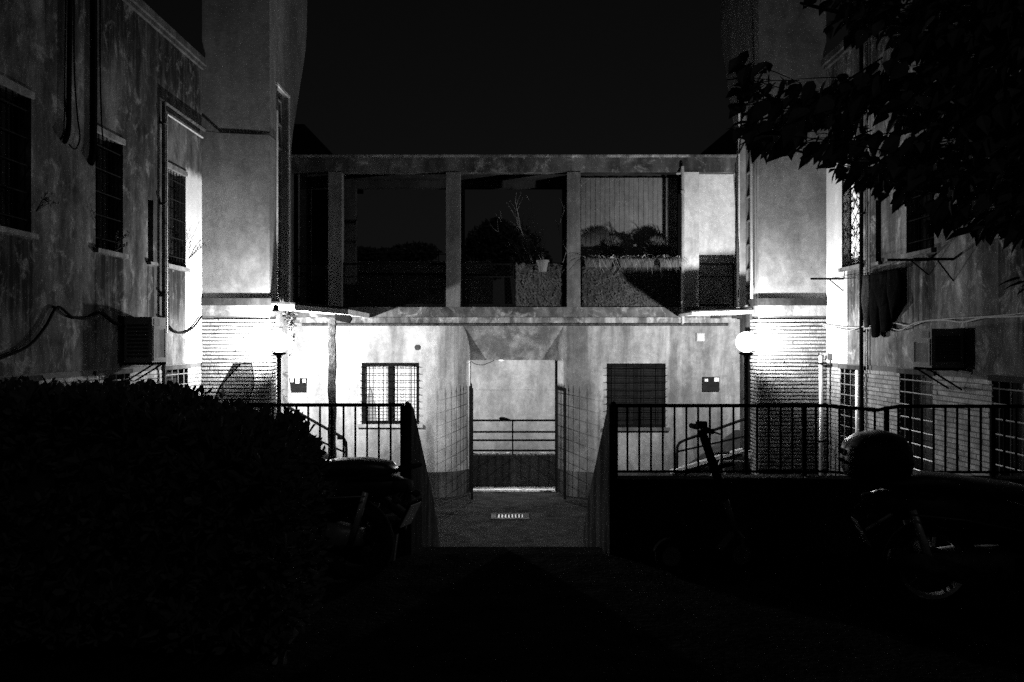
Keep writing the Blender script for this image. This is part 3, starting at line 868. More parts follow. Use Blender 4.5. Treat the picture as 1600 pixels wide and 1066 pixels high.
def leaf_screen(x0, x1, y0, y1, label, n, mat):
    X0, X1 = gx(x0), gx(x1); z0, z1 = EYE-(y1-533)*kg, EYE-(y0-533)*kg
    t = thing('leaf_screen', label, 'screen', ((X0+X1)/2, GD+.06, z0), 'leaf screens on the gallery')
    m = MB(); m.box(X0, X1, GD+.068, GD+.078, z0, z1); m.build('backing', M['ac_dark'], t)
    m = MB()
    for k in range(n):
        x = random.uniform(X0+.01, X1-.01); z = random.uniform(z0+.01, z1-.005) + .012*math.sin(x*40)
        a = random.choice((-.7, -.9, .6)) + random.uniform(-.5, .5); l = random.uniform(.04, .085); w = .011
        if mnoise.noise(Vector((x*7, z*7, 3))) < -.12 and random.random() < .8: continue
        y = GD + .055 + random.uniform(-.012, .008)
        u = Vector((math.cos(a), random.uniform(-.5, .5), math.sin(a))).normalized()*l
        v = Vector((-math.sin(a)*w, random.uniform(-.006,.006), math.cos(a)*w))
        c = Vector((x, y, z))
        m.add([c-u*.5, c+v, c+u*.5, c-v], [(0,1,2,3)])
    tag(m.build('foliage', mat, t), kind='stuff')
leaf_screen(910, 1064, 416, 480, 'wide mat of small leaves below the three planters', 3600, M['leaf_grey'])
leaf_screen(806, 878, 412, 480, 'narrow mat of small leaves behind the pale hanging pot', 1700, M['leaf_grey'])

# planters with strap leaves
def planter(x0, x1, label, seed):
    rnd = random.Random(seed)
    X0, X1 = gx(x0), gx(x1); zb, zt = 2.74, 2.87; y = GD + .02
    t = thing('planter', label, 'planter', ((X0+X1)/2, y, zb), 'planters on the gallery railing')
    m = MB()
    m.loft([[(X0+.02,y-.05,zb),(X1-.02,y-.05,zb),(X1-.02,y+.05,zb),(X0+.02,y+.05,zb)],
            [(X0,y-.07,zt-.02),(X1,y-.07,zt-.02),(X1,y+.07,zt-.02),(X0,y+.07,zt-.02)],
            [(X0-.01,y-.08,zt-.019),(X1+.01,y-.08,zt-.019),(X1+.01,y+.08,zt-.019),(X0-.01,y+.08,zt-.019)],
            [(X0-.01,y-.08,zt),(X1+.01,y-.08,zt),(X1+.01,y+.08,zt),(X0-.01,y+.08,zt)]])
    m.build('trough', M['trough'], t)
    m = MB()
    for k in range(120):
        b = Vector((rnd.uniform(X0, X1), y + rnd.uniform(-.05,.05), zt-.01))
        a = rnd.uniform(0, 6.28); l = rnd.uniform(.20, .40); lift = rnd.uniform(.35, 1.0)
        dirv = Vector((math.cos(a), math.sin(a), 0)); side = Vector((-math.sin(a), math.cos(a), 0))
        prev = None; 
        for s in range(6):
            q = s/5
            p = b + dirv*l*q*.8 + Vector((0,0, l*(lift*q - 1.15*q*q)))
            w = .010*(1-q*.9)
            cur = (p - side*w, p + side*w)
            if prev: m.add([prev[0], prev[1], cur[1], cur[0]], [(0,1,2,3)])
            prev = cur
    m.build('strap_leaves', M['leaf_pale'], t)
planter(913, 957, 'leftmost of the three strap leaved planters on the gallery railing', 1)
planter(968, 1022, 'middle one of the three strap leaved planters on the gallery railing', 2)
planter(1030, 1063, 'strap leaved planter on the gallery railing next to the drainpipe', 3)

# dark bushes standing inside the gallery
def bush(x, y, w, h, label, seed):
    rnd = random.Random(seed)
    c = P(x, y, 15.72)
    t = thing('potted_bush', label, 'plant', (c.x, 15.72, 2.127), 'bushes standing inside the gallery')
    m = MB(); m.lathe([(.09,0),(.13,.22),(.14,.22),(.14,.25),(.11,.25)], (c.x, 15.72, 2.128), 14); m.build('pot', M['trough'], t)
    m = MB(); m.tube([(c.x, 15.72, 2.36), (c.x+.01, 15.72, c.z-.05)], .012, 5); m.build('stem', M['bark'], t)
    m = MB()
    for k in range(900):
        a = rnd.uniform(0, 6.28); e = rnd.uniform(-.2, 1.5); r = rnd.uniform(.3, 1)**.5
        dirv = Vector((math.cos(a)*math.cos(e)*w, math.sin(a)*math.cos(e)*.10, math.sin(e)*h))
        p = Vector((c.x, 15.72, c.z)) + dirv*r*.75; q = p + dirv.normalized()*.09
        s = Vector((-dirv.z, 0, dirv.x)).normalized()*.007
        m.add([p-s, p+s, q], [(0,1,2)])
    m.build('crown', M['leaf'], t)
bush(956, 393, .22, .24, 'dark spiky bush in the gallery behind the planters, left of two', 5)
bush(1026, 394, .22, .24, 'dark spiky bush in the gallery behind the planters, right of two', 6)

# pale pot hung on the railing and a bare shrub behind it
c = P(848, 416, GD-.02)
t = thing('hanging_pot', 'pale clay pot hung on the gallery railing before the leaf mat', 'pot', (c.x, GD-.02, c.z-.09))
m = MB(); m.lathe([(.055,0),(.085,.15),(.10,.15),(.10,.18),(.08,.18),(.075,.15)], (c.x, GD-.04, c.z-.09), 16); m.build('pot', M['terracotta'], t, smooth=False)
m = MB(); m.tube([(c.x, GD-.04, c.z+.06), (c.x, GD+.10, 2.82)], .005, 4); m.build('hook', M['iron'], t)
t = thing('bare_shrub', 'leafless twiggy shrub standing in the middle gallery bay', 'plant', (P(862,400,16.2).x, 16.2, 2.127))
m = MB(); m.lathe([(.11,0),(.15,.28),(.16,.28),(.16,.31),(.12,.31)], (P(862,400,16.2).x, 16.2, 2.128), 14); m.build('pot', M['trough'], t)
m = MB(); rnd = random.Random(4)
def branch(p, d, l, r, lev):
    q = p
    pts = [p]
    for k in range(4):
        d = (d + Vector((rnd.uniform(-.25,.25), rnd.uniform(-.2,.2), rnd.uniform(-.1,.18)))).normalized()
        q = q + d*l/4; pts.append(q)
    m.tube(pts, [r*(1-.5*k/4) for k in range(5)], 4)
    if lev > 0:
        for k in range(3):
            a = pts[rnd.randint(1, 4)]
            branch(a, (d + Vector((rnd.uniform(-.9,.7), rnd.uniform(-.5,.5), rnd.uniform(-.2,.7)))).normalized(), l*.62, r*.55, lev-1)
b0 = Vector((P(862,400,16.2).x, 16.2, 2.4))
for dv in (Vector((-.5,-.1,1)), Vector((-.15,0,1)), Vector((.2,.1,1)), Vector((-.75,.1,.8))):
    branch(b0, dv.normalized(), .95, .011, 3)
m.build('twigs', M['twig'], t)

# ------------------------------------------------------------------ beyond the gallery
t = thing('boundary_wall', 'distant pale parapet seen through the gallery bays', 'wall', (-2, 17.7, 1.61))
MB().box(-3.3, -.34, 17.6, 17.75, 1.61, 2.97).build('wall', M['far_wall'], t)
MB().box(-3.3, -.34, 17.57, 17.78, 2.972, 3.01).build('coping', M['far_wall'], t)
m = MB(); m.tube([(-3.3, 17.5, 2.79), (-.34, 17.5, 2.76)], .022, 5); m.build('pipe', M['iron'], t)
m = MB(); m.tube([(-3.3, 17.66, 3.14), (-.34, 17.66, 3.14)], .008, 5)
for k in range(4): m.tube([(-3.1+.9*k, 17.66, 3.0), (-3.1+.9*k, 17.66, 3.15)], .008, 5)
m.build('rail', M['iron'], t)
def crown_mesh(c, rx, ry, rz, n, leaf, rnd):
    m = MB()
    lobes = [(Vector((rnd.uniform(-.6,.6)*rx, rnd.uniform(-.6,.6)*ry, rnd.uniform(-.5,.6)*rz)), rnd.uniform(.35,.6)) for _ in range(9)]
    for k in range(n):
        lc, lr = rnd.choice(lobes)
        dv = Vector((rnd.gauss(0,1), rnd.gauss(0,1), rnd.gauss(0,1))).normalized()*rnd.uniform(.5,1)**.5*lr
        p = Vector(c) + lc + Vector((dv.x*rx, dv.y*ry, dv.z*rz))
        a = Vector((rnd.gauss(0,1), rnd.gauss(0,1), rnd.gauss(0,1))).normalized()*leaf
        b = a.orthogonal().normalized()*leaf*.4
        m.add([p-a, p+b, p+a, p-b], [(0,1,2,3)])
    return m
def far_tree(x, y, d, rx, rz, label, seed):
    rnd = random.Random(seed); c = P(x, y, d)
    t = thing('distant_tree', label, 'tree', (c.x, d, FLOOR), 'trees beyond the gallery')
    m = MB(); m.tube([(c.x, d, FLOOR), (c.x+.1, d, c.z*.5), (c.x, d, c.z)], [.16,.12,.05], 7)
    for k in range(4): m.tube([(c.x, d, c.z-.6), (c.x+rnd.uniform(-1,1)*rx*.6, d+rnd.uniform(-.5,.5), c.z+rz*.3)], [.06,.02], 5)
    m.build('trunk', M['bark'], t)
    crown_mesh(c, rx, .8, rz, 2600, .09, rnd).build('crown', M['leaf'], t)
far_tree(600, 402, 26, 1.3, .45, 'low dark tree top beyond the parapet in the wide gallery bay', 11)
far_tree(790, 388, 25, 1.2, .95, 'rounded dark tree beyond the parapet in the middle gallery bay', 12)
for nm, xs, lab in ((0, (-9, -4.55, -4.06), 'dark sloping roof of a building behind the left tower'), (1, (9, 4.9, 4.15), 'dark sloping roof of a building behind the right tower')):
    t = thing('background_building', lab, 'building', (xs[0], 24, FLOOR), 'buildings behind the block')
    m = MB(); m.box(min(xs[0], xs[1]), max(xs[0], xs[1]), 22, 27, FLOOR, 5.6); m.build('wall', M['far_dark'], t)
    m = MB(); e = xs[2]; m.prism([(xs[0], 21.8, 6.4), (xs[1], 21.8, 6.35), (e, 21.8, 5.72), (e, 21.8, 5.62), (xs[0], 21.8, 5.62)], (0, 5.4, 0)); m.build('roof', M['far_dark'], t)

# ------------------------------------------------------------------ gate
def gate_leaf(h, e, label):
    h, e = Vector(h), Vector(e); L = (e-h).length; u = (e-h)/L
    t = thing('gate_leaf', label, 'gate', (h.x, h.y, FLOOR+.03), 'leaves of the entrance gate')
    z0, z1 = FLOOR+.06, .80
    m = MB()
    for s in (.02, L-.02):
        p = h + u*s; m.box(p.x-.02, p.x+.02, p.y-.02, p.y+.02, z0-.03, z1+.06)
    m.build('stile', M['iron'], t)
    n = 7
    for k in range(n):
        p = h + u*(.08 + (L-.16)*k/(n-1))
        mm = MB(); mm.tube([(p.x,p.y,z0), (p.x,p.y,z1)], .006, 5); mm.tube([(p.x,p.y,z1), (p.x,p.y,z1+.02), (p.x,p.y,z1+.13)], [.008,.014,.001], 5)
        mm.build('spear_bar', M['iron'], t)
    for k in range(10):
        z = z0 + .02 + (z1-z0-.06)*k/9
        MB().tube([(h.x,h.y,z), (e.x,e.y,z)], .0055, 5).build('rail', M['iron'], t)
gate_leaf((-.688, 16.40, 0), (-.628, 15.62, 0), 'open spear topped gate leaf folded back on the left, seen edge on')
gate_leaf((.735, 16.40, 0), (.835, 15.62, 0), 'open spear topped gate leaf folded back on the right, its grid showing')
MB().box(-.715, -.69, 16.64, 16.70, FLOOR, 1.278).build('gate_post', M['iron'], gal)
MB().box(.72, .775, 16.64, 16.70, FLOOR, 1.278).build('gate_post', M['iron'], gal)
t = thing('barrier_rail', 'four bar iron barrier on the low wall behind the gateway', 'barrier', (.03, 17.2, -.36))
kb2 = 17.15/F
for y in (657, 675, 688, 704):
    z = EYE - (y-533)*kb2
    MB().tube([(-1.7, 17.15, z), (1.8, 17.15, z)], .017, 6).build('rail', M['iron'], t)
for x in (801,):
    MB().box((x-800)*kb2-.012, (x-800)*kb2+.012, 17.14, 17.16, -.36, EYE-(657-533)*kb2).build('upright', M['iron'], t)
for x in (-1.6, 1.7): MB().box(x-.02, x+.02, 17.13, 17.17, -.36, .24).build('upright', M['iron'], t)
c = P(789, 655, 17.15)
m = MB(); m.loft([[(c.x + (s-3)*.035, 17.15 + .035*math.cos(q)*r, c.z + .03*math.sin(q)*r + .012*(3-s)*.4) for q in [k*math.pi/4 for k in range(8)]] for s, r in enumerate((.3,.9,1.1,1.0,.8,.55,.3))])
tag(m.build('crumpled_bag', M['cloth_dark']), 'small dark crumpled bag lying on the barrier top bar', 'bag')
m = MB(); rnd = random.Random(3)
for k in range(90):
    x = rnd.uniform(-.65, .72); z = -.357; s = rnd.uniform(.01,.035)
    m.obox((x, 17.2+rnd.uniform(-.07,.08), z+s*.3), (s*2, s, s*.8), Matrix.Rotation(rnd.uniform(0,6), 3, 'Z'))
tag(m.build('leaf_litter', M['gravel']), 'litter and dry leaves along the top of the low wall', 'litter', kind='stuff')
t = thing('bulkhead_lamp', 'small lit lamp under the passage ceiling behind the gateway', 'lamp', (P(783,560,17.5).x, 17.6, 1.3))
lx = P(783, 560, 17.6).x
MB().box(lx-.11, lx+.11, 17.52, 17.68, 1.32, 1.45).build('housing', M['ac'], t)
m = MB(); m.lathe([(.02,1.252),(.035,1.256),(.05,1.29),(.05,1.318)], (lx, 17.6, 0), 14); m.build('lit_cover', M['bulb'], t); point_light('passage_light', (lx, 17.6, 1.29), LAMP_PASSAGE, .03, t)
c1 = MB(); c1.tube(smooth_pts([(-.68,16.62,1.26),(-.62,16.62,1.22),(-.5,16.62,1.20),(-.38,16.62,1.24),(-.30,16.62,1.277)]), .005, 4)
tag(c1.build('loose_wire', M['cable']), 'loose wire drooping at the top left corner of the gateway', 'wire')

# drain grate in the court
c = P(797, 808, 14.25)
t = thing('drain_grate', 'pale framed drain grate set in the court paving before the gate', 'grate', (c.x, 14.25, FLOOR))
m = MB(); X0, X1, Y0, Y1 = c.x-.27, c.x+.27, 14.0, 14.48
for q in ((X0,X1,Y0,Y0+.10),(X0,X1,Y1-.10,Y1),(X0,X0+.07,Y0+.10,Y1-.10),(X1-.07,X1,Y0+.10,Y1-.10)): m.box(q[0],q[1],q[2],q[3],FLOOR-.03,FLOOR+.02)
m.build('frame', M['sill'], t)
MB().box(X0+.07, X1-.07, Y0+.10, Y1-.10, FLOOR-.03, FLOOR+.0075).build('pit', M['ac_dark'], t)
for k in range(8):
    x = X0 + .10 + .048*k
    MB().box(x, x+.02, Y0+.10, Y1-.10, FLOOR+.009, FLOOR+.016).build('slat', M['iron_grey'], t)

# ------------------------------------------------------------------ entrance stairs beside the gate, with handrails
def entry_stair(side):
    L = side < 0
    sx = (lambda x: x) if L else (lambda x: .06 - x)
    t = thing('entrance_stair', 'short stair with bent pipe handrail up to the %s tower door' % ('left' if L else 'right'), 'stairs', (sx(-2.9), 15.5, FLOOR), 'entrance stairs')
    n = 5
    for k in range(n):
        x0 = -2.42 - .22*k
        xs = sorted((sx(-3.55), sx(x0)))
        MB().box(*xs, 15.05, 15.98, FLOOR + .145*k - .003*k, FLOOR + .145*(k+1)).build('step', M['step'], t)
    if not L:
        pa, pb, pe = P(1050,740,14.95), P(1160,706,14.95), P(1175,705,14.95)
        m = MB(); m.prism([(pa.x,14.9,FLOOR), (pa.x,14.9,pa.z), (pb.x,14.9,pb.z), (3.45,14.9,pb.z), (3.45,14.9,FLOOR)], (0,.12,0)); m.build('string_wall', M['dado'], t)
        m = MB(); m.prism([(pa.x-.02,14.88,pa.z+.002), (pb.x,14.88,pb.z+.002), (3.45,14.88,pb.z+.002), (3.45,14.88,pb.z+.05), (pb.x,14.88,pb.z+.05), (pa.x-.02,14.88,pa.z+.05)], (0,.16,0)); m.build('coping', M['stone_pale'], t)
        m = MB(); m.tube(smooth_pts([P(1058,742,14.96), P(1058,706,14.96), P(1060,695,14.96), P(1070,688,14.96), P(1110,674,14.96), P(1172,652,14.96)], 5), .021, 8); m.build('handrail', M['iron'], t)
        m = MB(); m.tube([P(1058,706,14.96), P(1172,680,14.96)], .014, 6); m.build('mid_rail', M['iron'], t)
    else:
        pa, pb = P(560,742,14.95), P(480,690,14.95)
        m = MB(); m.prism([(pa.x,14.9,FLOOR), (pa.x,14.9,pa.z), (pb.x,14.9,pb.z), (-3.39,14.9,pb.z), (-3.39,14.9,FLOOR)], (0,.12,0)); m.build('string_wall', M['dado'], t)
        m = MB(); m.tube(smooth_pts([P(541,745,14.96), P(541,700,14.96), P(539,689,14.96), P(532,682,14.96), P(500,664,14.96), P(450,636,14.96)], 5), .022, 8); m.build('handrail', M['iron'], t)
        m = MB(); m.tube([P(541,708,14.96), P(450,666,14.96)], .014, 6); m.build('mid_rail', M['iron'], t)
        m = MB(); m.box(P(527,0,14.9).x, P(536,0,14.9).x, 14.9, 15.0, P(0,687,14.9).z, P(0,681,14.9).z); m.build('rail_bracket', M['iron'], t)
entry_stair(-1); entry_stair(1)

# notice boxes on the wall
def notice(x0, x1, y0, y1, label, notes, taper):
    a, b = P(x0, y0, WD), P(x1, y1, WD)
    t = thing('notice_holder', label, 'notice holder', ((a.x+b.x)/2, WD-.04, b.z), 'notice holders on the ground floor wall')
    m = MB(); m.prism([(a.x, WD-.055, a.z), (b.x, WD-.055, a.z), (b.x-taper*.3, WD-.055, b.z), (a.x+taper, WD-.055, b.z)], (0,.052,0)); m.build('box', M['sign'], t)
    for (p, q, r, s) in notes:
        c, e = P(p, r, WD), P(q, s, WD)
        MB().box(c.x, e.x, WD-.062, WD-.057, e.z, c.z).build('paper', M['paper'], t)
notice(453, 480, 591, 612, 'dark leaflet holder with torn white papers, left of the canopy post', [(455,460,591,597),(463,469,591,599),(474,479,592,598)], .03)
notice(1097, 1123, 589, 611, 'dark letter box with two white labels, left of the right lamp', [(1100,1105,592,596),(1115,1122,590,596)], .0)

# ------------------------------------------------------------------ lamp posts
def lamp_post(x, d, label, watts):
    cx = (x-800)*d/F
    t = thing('lamp_post', label, 'lamp post', (cx, d, FLOOR), 'globe lamp posts')
    m = MB(); m.tube([(cx,d,FLOOR), (cx,d,1.40)], .030, 10); m.build('post', M['iron'], t, smooth=True)
    m = MB(); m.lathe([(.03,1.36),(.04,1.40),(.10,1.425),(.10,1.44),(.05,1.447)], (cx,d,0), 16); m.build('collar', M['iron'], t)
    m = MB(); m.lathe([(.075,FLOOR),(.075,FLOOR+.10),(.04,FLOOR+.25),(.03,FLOOR+.26)], (cx,d,0), 14); m.build('foot', M['iron'], t)
    m = MB(); r = .142
    m.lathe([(max(.002, r*math.sin(math.pi*k/12)), 1.585 - r*math.cos(math.pi*k/12)) for k in range(13)], (cx,d,0), 20)
    gl = m.build('globe', M['globe'], t, smooth=True)
    m = MB(); r = BULB_R
    m.lathe([(max(.001, r*math.sin(math.pi*k/8)), 1.585 - r*math.cos(math.pi*k/8)) for k in range(9)], (cx,d,0), 12)
    m.build('bulb', M['bulb_glass'], gl, smooth=True)
    point_light('lamp_light', (cx, d, 1.585), watts, BULB_R, t)
    m = MB(); m.lathe([(.02,1.44),(.02,1.52),(.078,1.525),(.080,1.532),(.02,1.536)], (cx,d,0), 16); m.build('cutoff_disc', M['iron'], gl)  # added opaque disc, unseen inside the globe, blocks light thrown downward
lamp_post(436, 13.60, 'brightest globe lamp post, in front of the left stair tower', LAMP_LEFT)
lamp_post(1166, 13.60, 'lit globe lamp post in front of the right stair tower', LAMP_RIGHT)

# trailing plant and small spotlight under the left canopy
rnd = random.Random(21)
t = thing('trailing_plant', 'trailing plant hanging from the canopy above the left lamp', 'plant', (P(455,560,13.7).x, 13.7, 1.4))
m = MB(); sm = MB()
for k in range(7):
    a = P(440+rnd.uniform(0,25), 488, 13.75); b = P(rnd.uniform(454,462), rnd.choice((500, 510, 530, 556)), 13.75)
    pts = [a, (a+b)/2 + Vector((.03,0,.03)), b]; sm.tube(pts, .004, 4)
    for s in range(26):
        q = s/25; p = (a*(1-q) + b*q) + Vector((rnd.uniform(-.035,.035), rnd.uniform(-.03,.03), rnd.uniform(-.02,.02)))
        v = Vector((rnd.gauss(0,1), rnd.gauss(0,1), rnd.gauss(0,1))).normalized()*.026; w = v.orthogonal().normalized()*.013
        m.add([p-v, p+w, p+v, p-w], [(0,1,2,3)])
sm.build('stem', M['bark'], t); m.build('leaves', M['ac_dark'], t)
c = P(431, 482, 13.5)
m = MB(); m.lathe([(.035,-.04),(.05,-.04),(.03,.04),(.01,.05)], c, 12)
tag(m.build('spotlight', M['iron']), 'small dark unlit spotlight at the corner of the left canopy', 'spotlight')
# pale pole at the foot of the right tower
c = P(1283, 650, 13.8)
t = thing('standing_pipe', 'upright grey pipe at the foot of the right tower beside the wing', 'pipe', (c.x, 13.8, FLOOR))
m = MB(); m.tube([(c.x,13.8,FLOOR), (c.x,13.8,1.40)], .032, 10); m.build('shaft', M['galv'], t, smooth=True)
m = MB(); m.box(c.x-.05, c.x+.05, 13.75, 13.95, 1.28, 1.30); m.box(c.x-.05, c.x+.05, 13.75, 13.95, .2, .22); m.build('bracket', M['iron'], t)

# ------------------------------------------------------------------ air conditioners
def ac_unit(side, d0, d1, z0, z1, label):
    X = WXL if side < 0 else WXR; o = 1 if side < 0 else -1
    t = thing('air_conditioner', label, 'air conditioner', (X+o*.18, (d0+d1)/2, z0), 'air conditioners on the wings')
    xs = sorted((X+o*.03, X+o*.34))
    m = MB(); m.box(*xs, d0, d1, z0, z1); m.build('casing', M['ac'], t)
    m = MB(); xs = sorted((X+o*.341, X+o*.352))
    e = .03
    for q in ((d0+.02,d1-.02,z0+.02,z0+.02+e),(d0+.02,d1-.02,z1-.13,z1-.13+e),(d0+.02,d0+.02+e,z0+.02+e,z1-.13),(d1-.02-e,d1-.02,z0+.02+e,z1-.13)): m.box(*xs, *q)
    m.build('front_frame', M['ac'], t)
    m = MB(); xs = sorted((X+o*.341, X+o*.346)); m.box(*xs, d0+.06, d1-.06, z0+.055, z1-.14); m.build('fan_grille', M['sill'], t)
    m = MB(); m.box(*xs, d0+.05, d0+.22, z1-.09, z1-.02); m.build('vent_panel', M['sill'], t)
    for k in range(9):
        y0 = z0 + .06 + (z1-z0-.12)*k/9
        xs = sorted((X+o*.06, X+o*.30)); MB().box(*xs, d0-.006, d0-.001, y0, y0+.02).build('louvre', M['ac_dark'], t)
    m = MB()
    for yy in (d0+.06, d1-.08):
        xs = sorted((X, X+o*.36)); m.box(*xs, yy, yy+.03, z0-.03, z0-.001)
        m.tube([(X+o*.01, yy+.015, z0-.22), (X+o*.33, yy+.015, z0-.02)], .01, 5)
    m.build('bracket', M['iron'], t)
ac_unit(-1, 11.12, 11.56, 1.36, 1.87, 'white air conditioner box on the left wing wall above the brick base')
ac_unit(1, 9.68, 10.12, 1.34, 1.72, 'white air conditioner box on the right wing wall below the washing')

# ------------------------------------------------------------------ washing lines and laundry on the right wing
t = thing('washing_line', 'washing line on two bracket arms along the right wing wall', 'washing line', (4.2, 12, 2.4))
for dd, z in ((13.27, 2.43), (10.55, 2.46)):
    m = MB(); m.tube([(WXR-.005, dd, z), (3.98, dd, z)], .014, 6); m.tube([(WXR-.005, dd, z-.16), (4.22, dd, z)], .008, 5); m.build('arm', M['iron'], t)
for k in range(4):
    x = 4.02 + .11*k
    pts = [(x, 10.55 + (13.27-10.55)*s/8, 2.46 - .03*s/8 - .06*math.sin(math.pi*s/8)) for s in range(9)]
    MB().tube(pts, .003, 4).build('line', M['iron'], t)
def cloth(pts_uv, X, mat, label, cat, name, amp=.025, seed=0, legs=None):
    """cloth hanging in the (depth, z) plane; pts_uv: list of columns (depth, ztop, zbottom)"""
    rnd = random.Random(seed); n = 10
    m = MB()
    def col_pts(dd, zt, zb, k):
        dd += .40
        return [Vector((X + amp*math.sin(k*1.1 + j*.35)*(.3+j/n), dd + .008*math.sin(j*.9+k), zt + (zb-zt)*j/n)) for j in range(n+1)]
    runs = legs or [pts_uv]
    for run in runs:
        cols_ = [col_pts(a, b, c, k) for k, (a, b, c) in enumerate(run)]
        th = Vector((.018, 0, 0))
        front = [[p - th for p in c] for c in cols_]; back = [[p + th for p in c] for c in cols_]
        ring = lambda j: [c[j] for c in front] + [c[j] for c in back[::-1]]
        m.loft([ring(j) for j in range(n+1)])
    o = m.build(name, mat, smooth=True)
    return tag(o, label, cat, 'washing on the line')
cloth([(11.67,2.41,1.80),(11.74,2.41,1.76),(11.80,2.41,1.82),(11.88,2.41,1.88)], 4.345, M['cloth_grey'], 'grey fringed towel, hung farthest back on the washing line', 'towel', 'towel', seed=1)
legA = [(11.38,2.40,1.66),(11.46,2.40,1.64),(11.54,2.40,1.64),(11.62,2.40,1.67)]
legB = [(11.06,2.40,1.74),(11.14,2.40,1.70),(11.22,2.40,1.70),(11.32,2.40,1.72)]
top = [(11.06,2.42,2.05),(11.18,2.42,2.02),(11.29,2.42,2.0),(11.40,2.42,2.0),(11.51,2.42,2.02),(11.62,2.42,2.05)]
cloth(None, 4.345, M['cloth_dark'], 'dark trousers with two long legs hanging on the washing line', 'trousers', 'trousers', seed=2, legs=[legA, legB, top], amp=.012)
cloth([(10.76,2.42,2.02),(10.84,2.42,1.98),(10.92,2.42,1.93),(11.0,2.42,1.88),(11.08,2.42,1.82)], 4.35, M['cloth_dark'], 'dark shirt with slanting hem, hung nearest on the washing line', 'shirt', 'shirt', seed=3)
m = MB(); m.tube([(WXR, DR(1490), 2.42), (4.02, DR(1490), 2.42)], .014, 6); m.tube([(WXR, DR(1490), 2.2), (4.25, DR(1490), 2.42)], .008, 5)
tag(m.build('wall_bracket', M['iron']), 'empty iron bracket arm on the right wing under the tree', 'bracket')

# twigs growing at windows of the left wing
def window_plant(x, y, spread, label, seed):
    rnd = random.Random(seed)
    b = wl(x, y, -.06)
    t = thing('window_plant', label, 'plant', b, 'plants on the left wing windows')
    m = MB(); lv = MB()
    for k in range(7):
        tip = wl(x + rnd.uniform(-.3, 1)*spread, y - rnd.uniform(.2, 1.3)*spread, -.10 - rnd.uniform(0,.1))
        mid = (b+tip)/2 + Vector((0, rnd.uniform(-.05,.05), rnd.uniform(0,.06)))
        m.tube([b, mid, tip], [.005,.004,.002], 4)
        for s in range(6):
            p = mid.lerp(tip, s/5); v = Vector((rnd.gauss(0,1)*.5, rnd.gauss(0,1), rnd.gauss(0,1)+.8)).normalized()*.035; w = v.orthogonal().normalized()*.007
            lv.add([p, p+v*.5+w, p+v, p+v*.5-w], [(0,1,2,3)])
    m.build('stem', M['bark'], t); lv.build('leaves', M['leaf'], t)
window_plant(46, 330, 26, 'wispy plant at the barred window nearest the left edge', 31)
window_plant(172, 392, 22, 'wispy plant in the middle barred window of the left wing', 32)
window_plant(288, 405, 26, 'wispy twigs at the barred window beside the left tower', 33)

# ------------------------------------------------------------------ terrace edge: walls, railings, stair parapets
RD = 7.48; kr = RD/F
def rxp(x): return (x-800)*kr
for nm, (x0, x1), lab in (('parapet_wall', (WXL+.01, -.784), 'low dark parapet wall left of the steps, behind the hedge'), ('parapet_wall', (.76, WXR-.01), 'low dark parapet wall right of the steps under the railing')):
    m = MB(); m.box(x0, x1, RD, RD+.16, FLOOR-.02, .535); 
    t = m.build(nm, M['retaining']); tag(t, lab, 'wall', 'parapet walls of the terrace')
    m = MB(); m.box(x0, x1, RD-.02, RD+.18, .537, .565); m.build('coping', M['step'], t)
def railing(xa, xb, label, drop=None):
    t = thing('railing', label, 'railing', ((rxp(xa)+rxp(xb))/2, RD+.08, .565), 'railings on the terrace edge')
    y = RD+.08
    def ztop(x):
        if not drop: return 1.114
        px_ = x/kr + 800
        a = 634 if px_ < 1290 else 634 + 7*(px_-1290)/80 if px_ < 1370 else 641 - 6*(px_-1370)/35 if px_ < 1405 else 635
        return EYE - (a-533)*(RD+.08)/F
    xs = [rxp(xa)]
    brk = [1290, 1370, 1405] if drop else []
    for b in brk: xs.append(rxp(b))
    xs.append(rxp(xb))
    k8 = (RD+.08)/RD
    MB().tube([(x*k8, y, ztop(x)) for x in xs], .014, 6).build('top_rail', M['iron'], t)
    MB().tube([(x*k8, y, ztop(x)-.50) for x in xs], .010, 6).build('bottom_rail', M['iron'], t)
    n = int((xb-xa)/18.4)
    me = None
    for k in range(n+1):
        px_ = xa + 18.4*k; x = rxp(px_)
        big = drop and k in (0, 16, 23, 32) or (not drop and k in (0, n))
        if big:
            MB().box(x*k8-.016, x*k8+.016, y-.016, y+.016, .566, ztop(x)+(.015 if k == 23 else 0)).build('post', M['iron'], t)
        else:
            MB().box(x*k8-.007, x*k8+.007, y-.007, y+.007, ztop(x)-.50, ztop(x)).build('bar', M['iron'], t)
railing(40, 632, 'plain barred iron railing left of the steps')
railing(962, 1680, 'plain barred iron railing right of the steps, behind the scooters', True)
def stair_parapet(s, label):
    x0 = -.784 if s < 0 else .76
    x1 = x0 + (.03 if s < 0 else -.03)
    xs = sorted((x0 - (.02 if s < 0 else -.02), x1))
    m = MB()
    pr = [(7.46, FLOOR-.02), (7.46, 1.118), (7.62, 1.09), (9.60, .06), (10.42, -.50), (10.50, -.56), (10.50, FLOOR-.02)]
    m.prism([(xs[0], a, b) for a, b in pr], (xs[1]-xs[0], 0, 0))
    o = m.build('stair_parapet', M['retaining']); tag(o, label, 'parapet', 'sloping parapets of the steps')
    m = MB(); m.tube([(x0, 7.45, 1.13), (x0, 7.62, 1.105), (x0, 9.6, .075), (x0, 10.45, -.50)], .02, 6); m.build('handrail', M['iron'], o)
stair_parapet(-1, 'solid sloping parapet on the left of the steps')
stair_parapet(1, 'solid sloping parapet on the right of the steps')
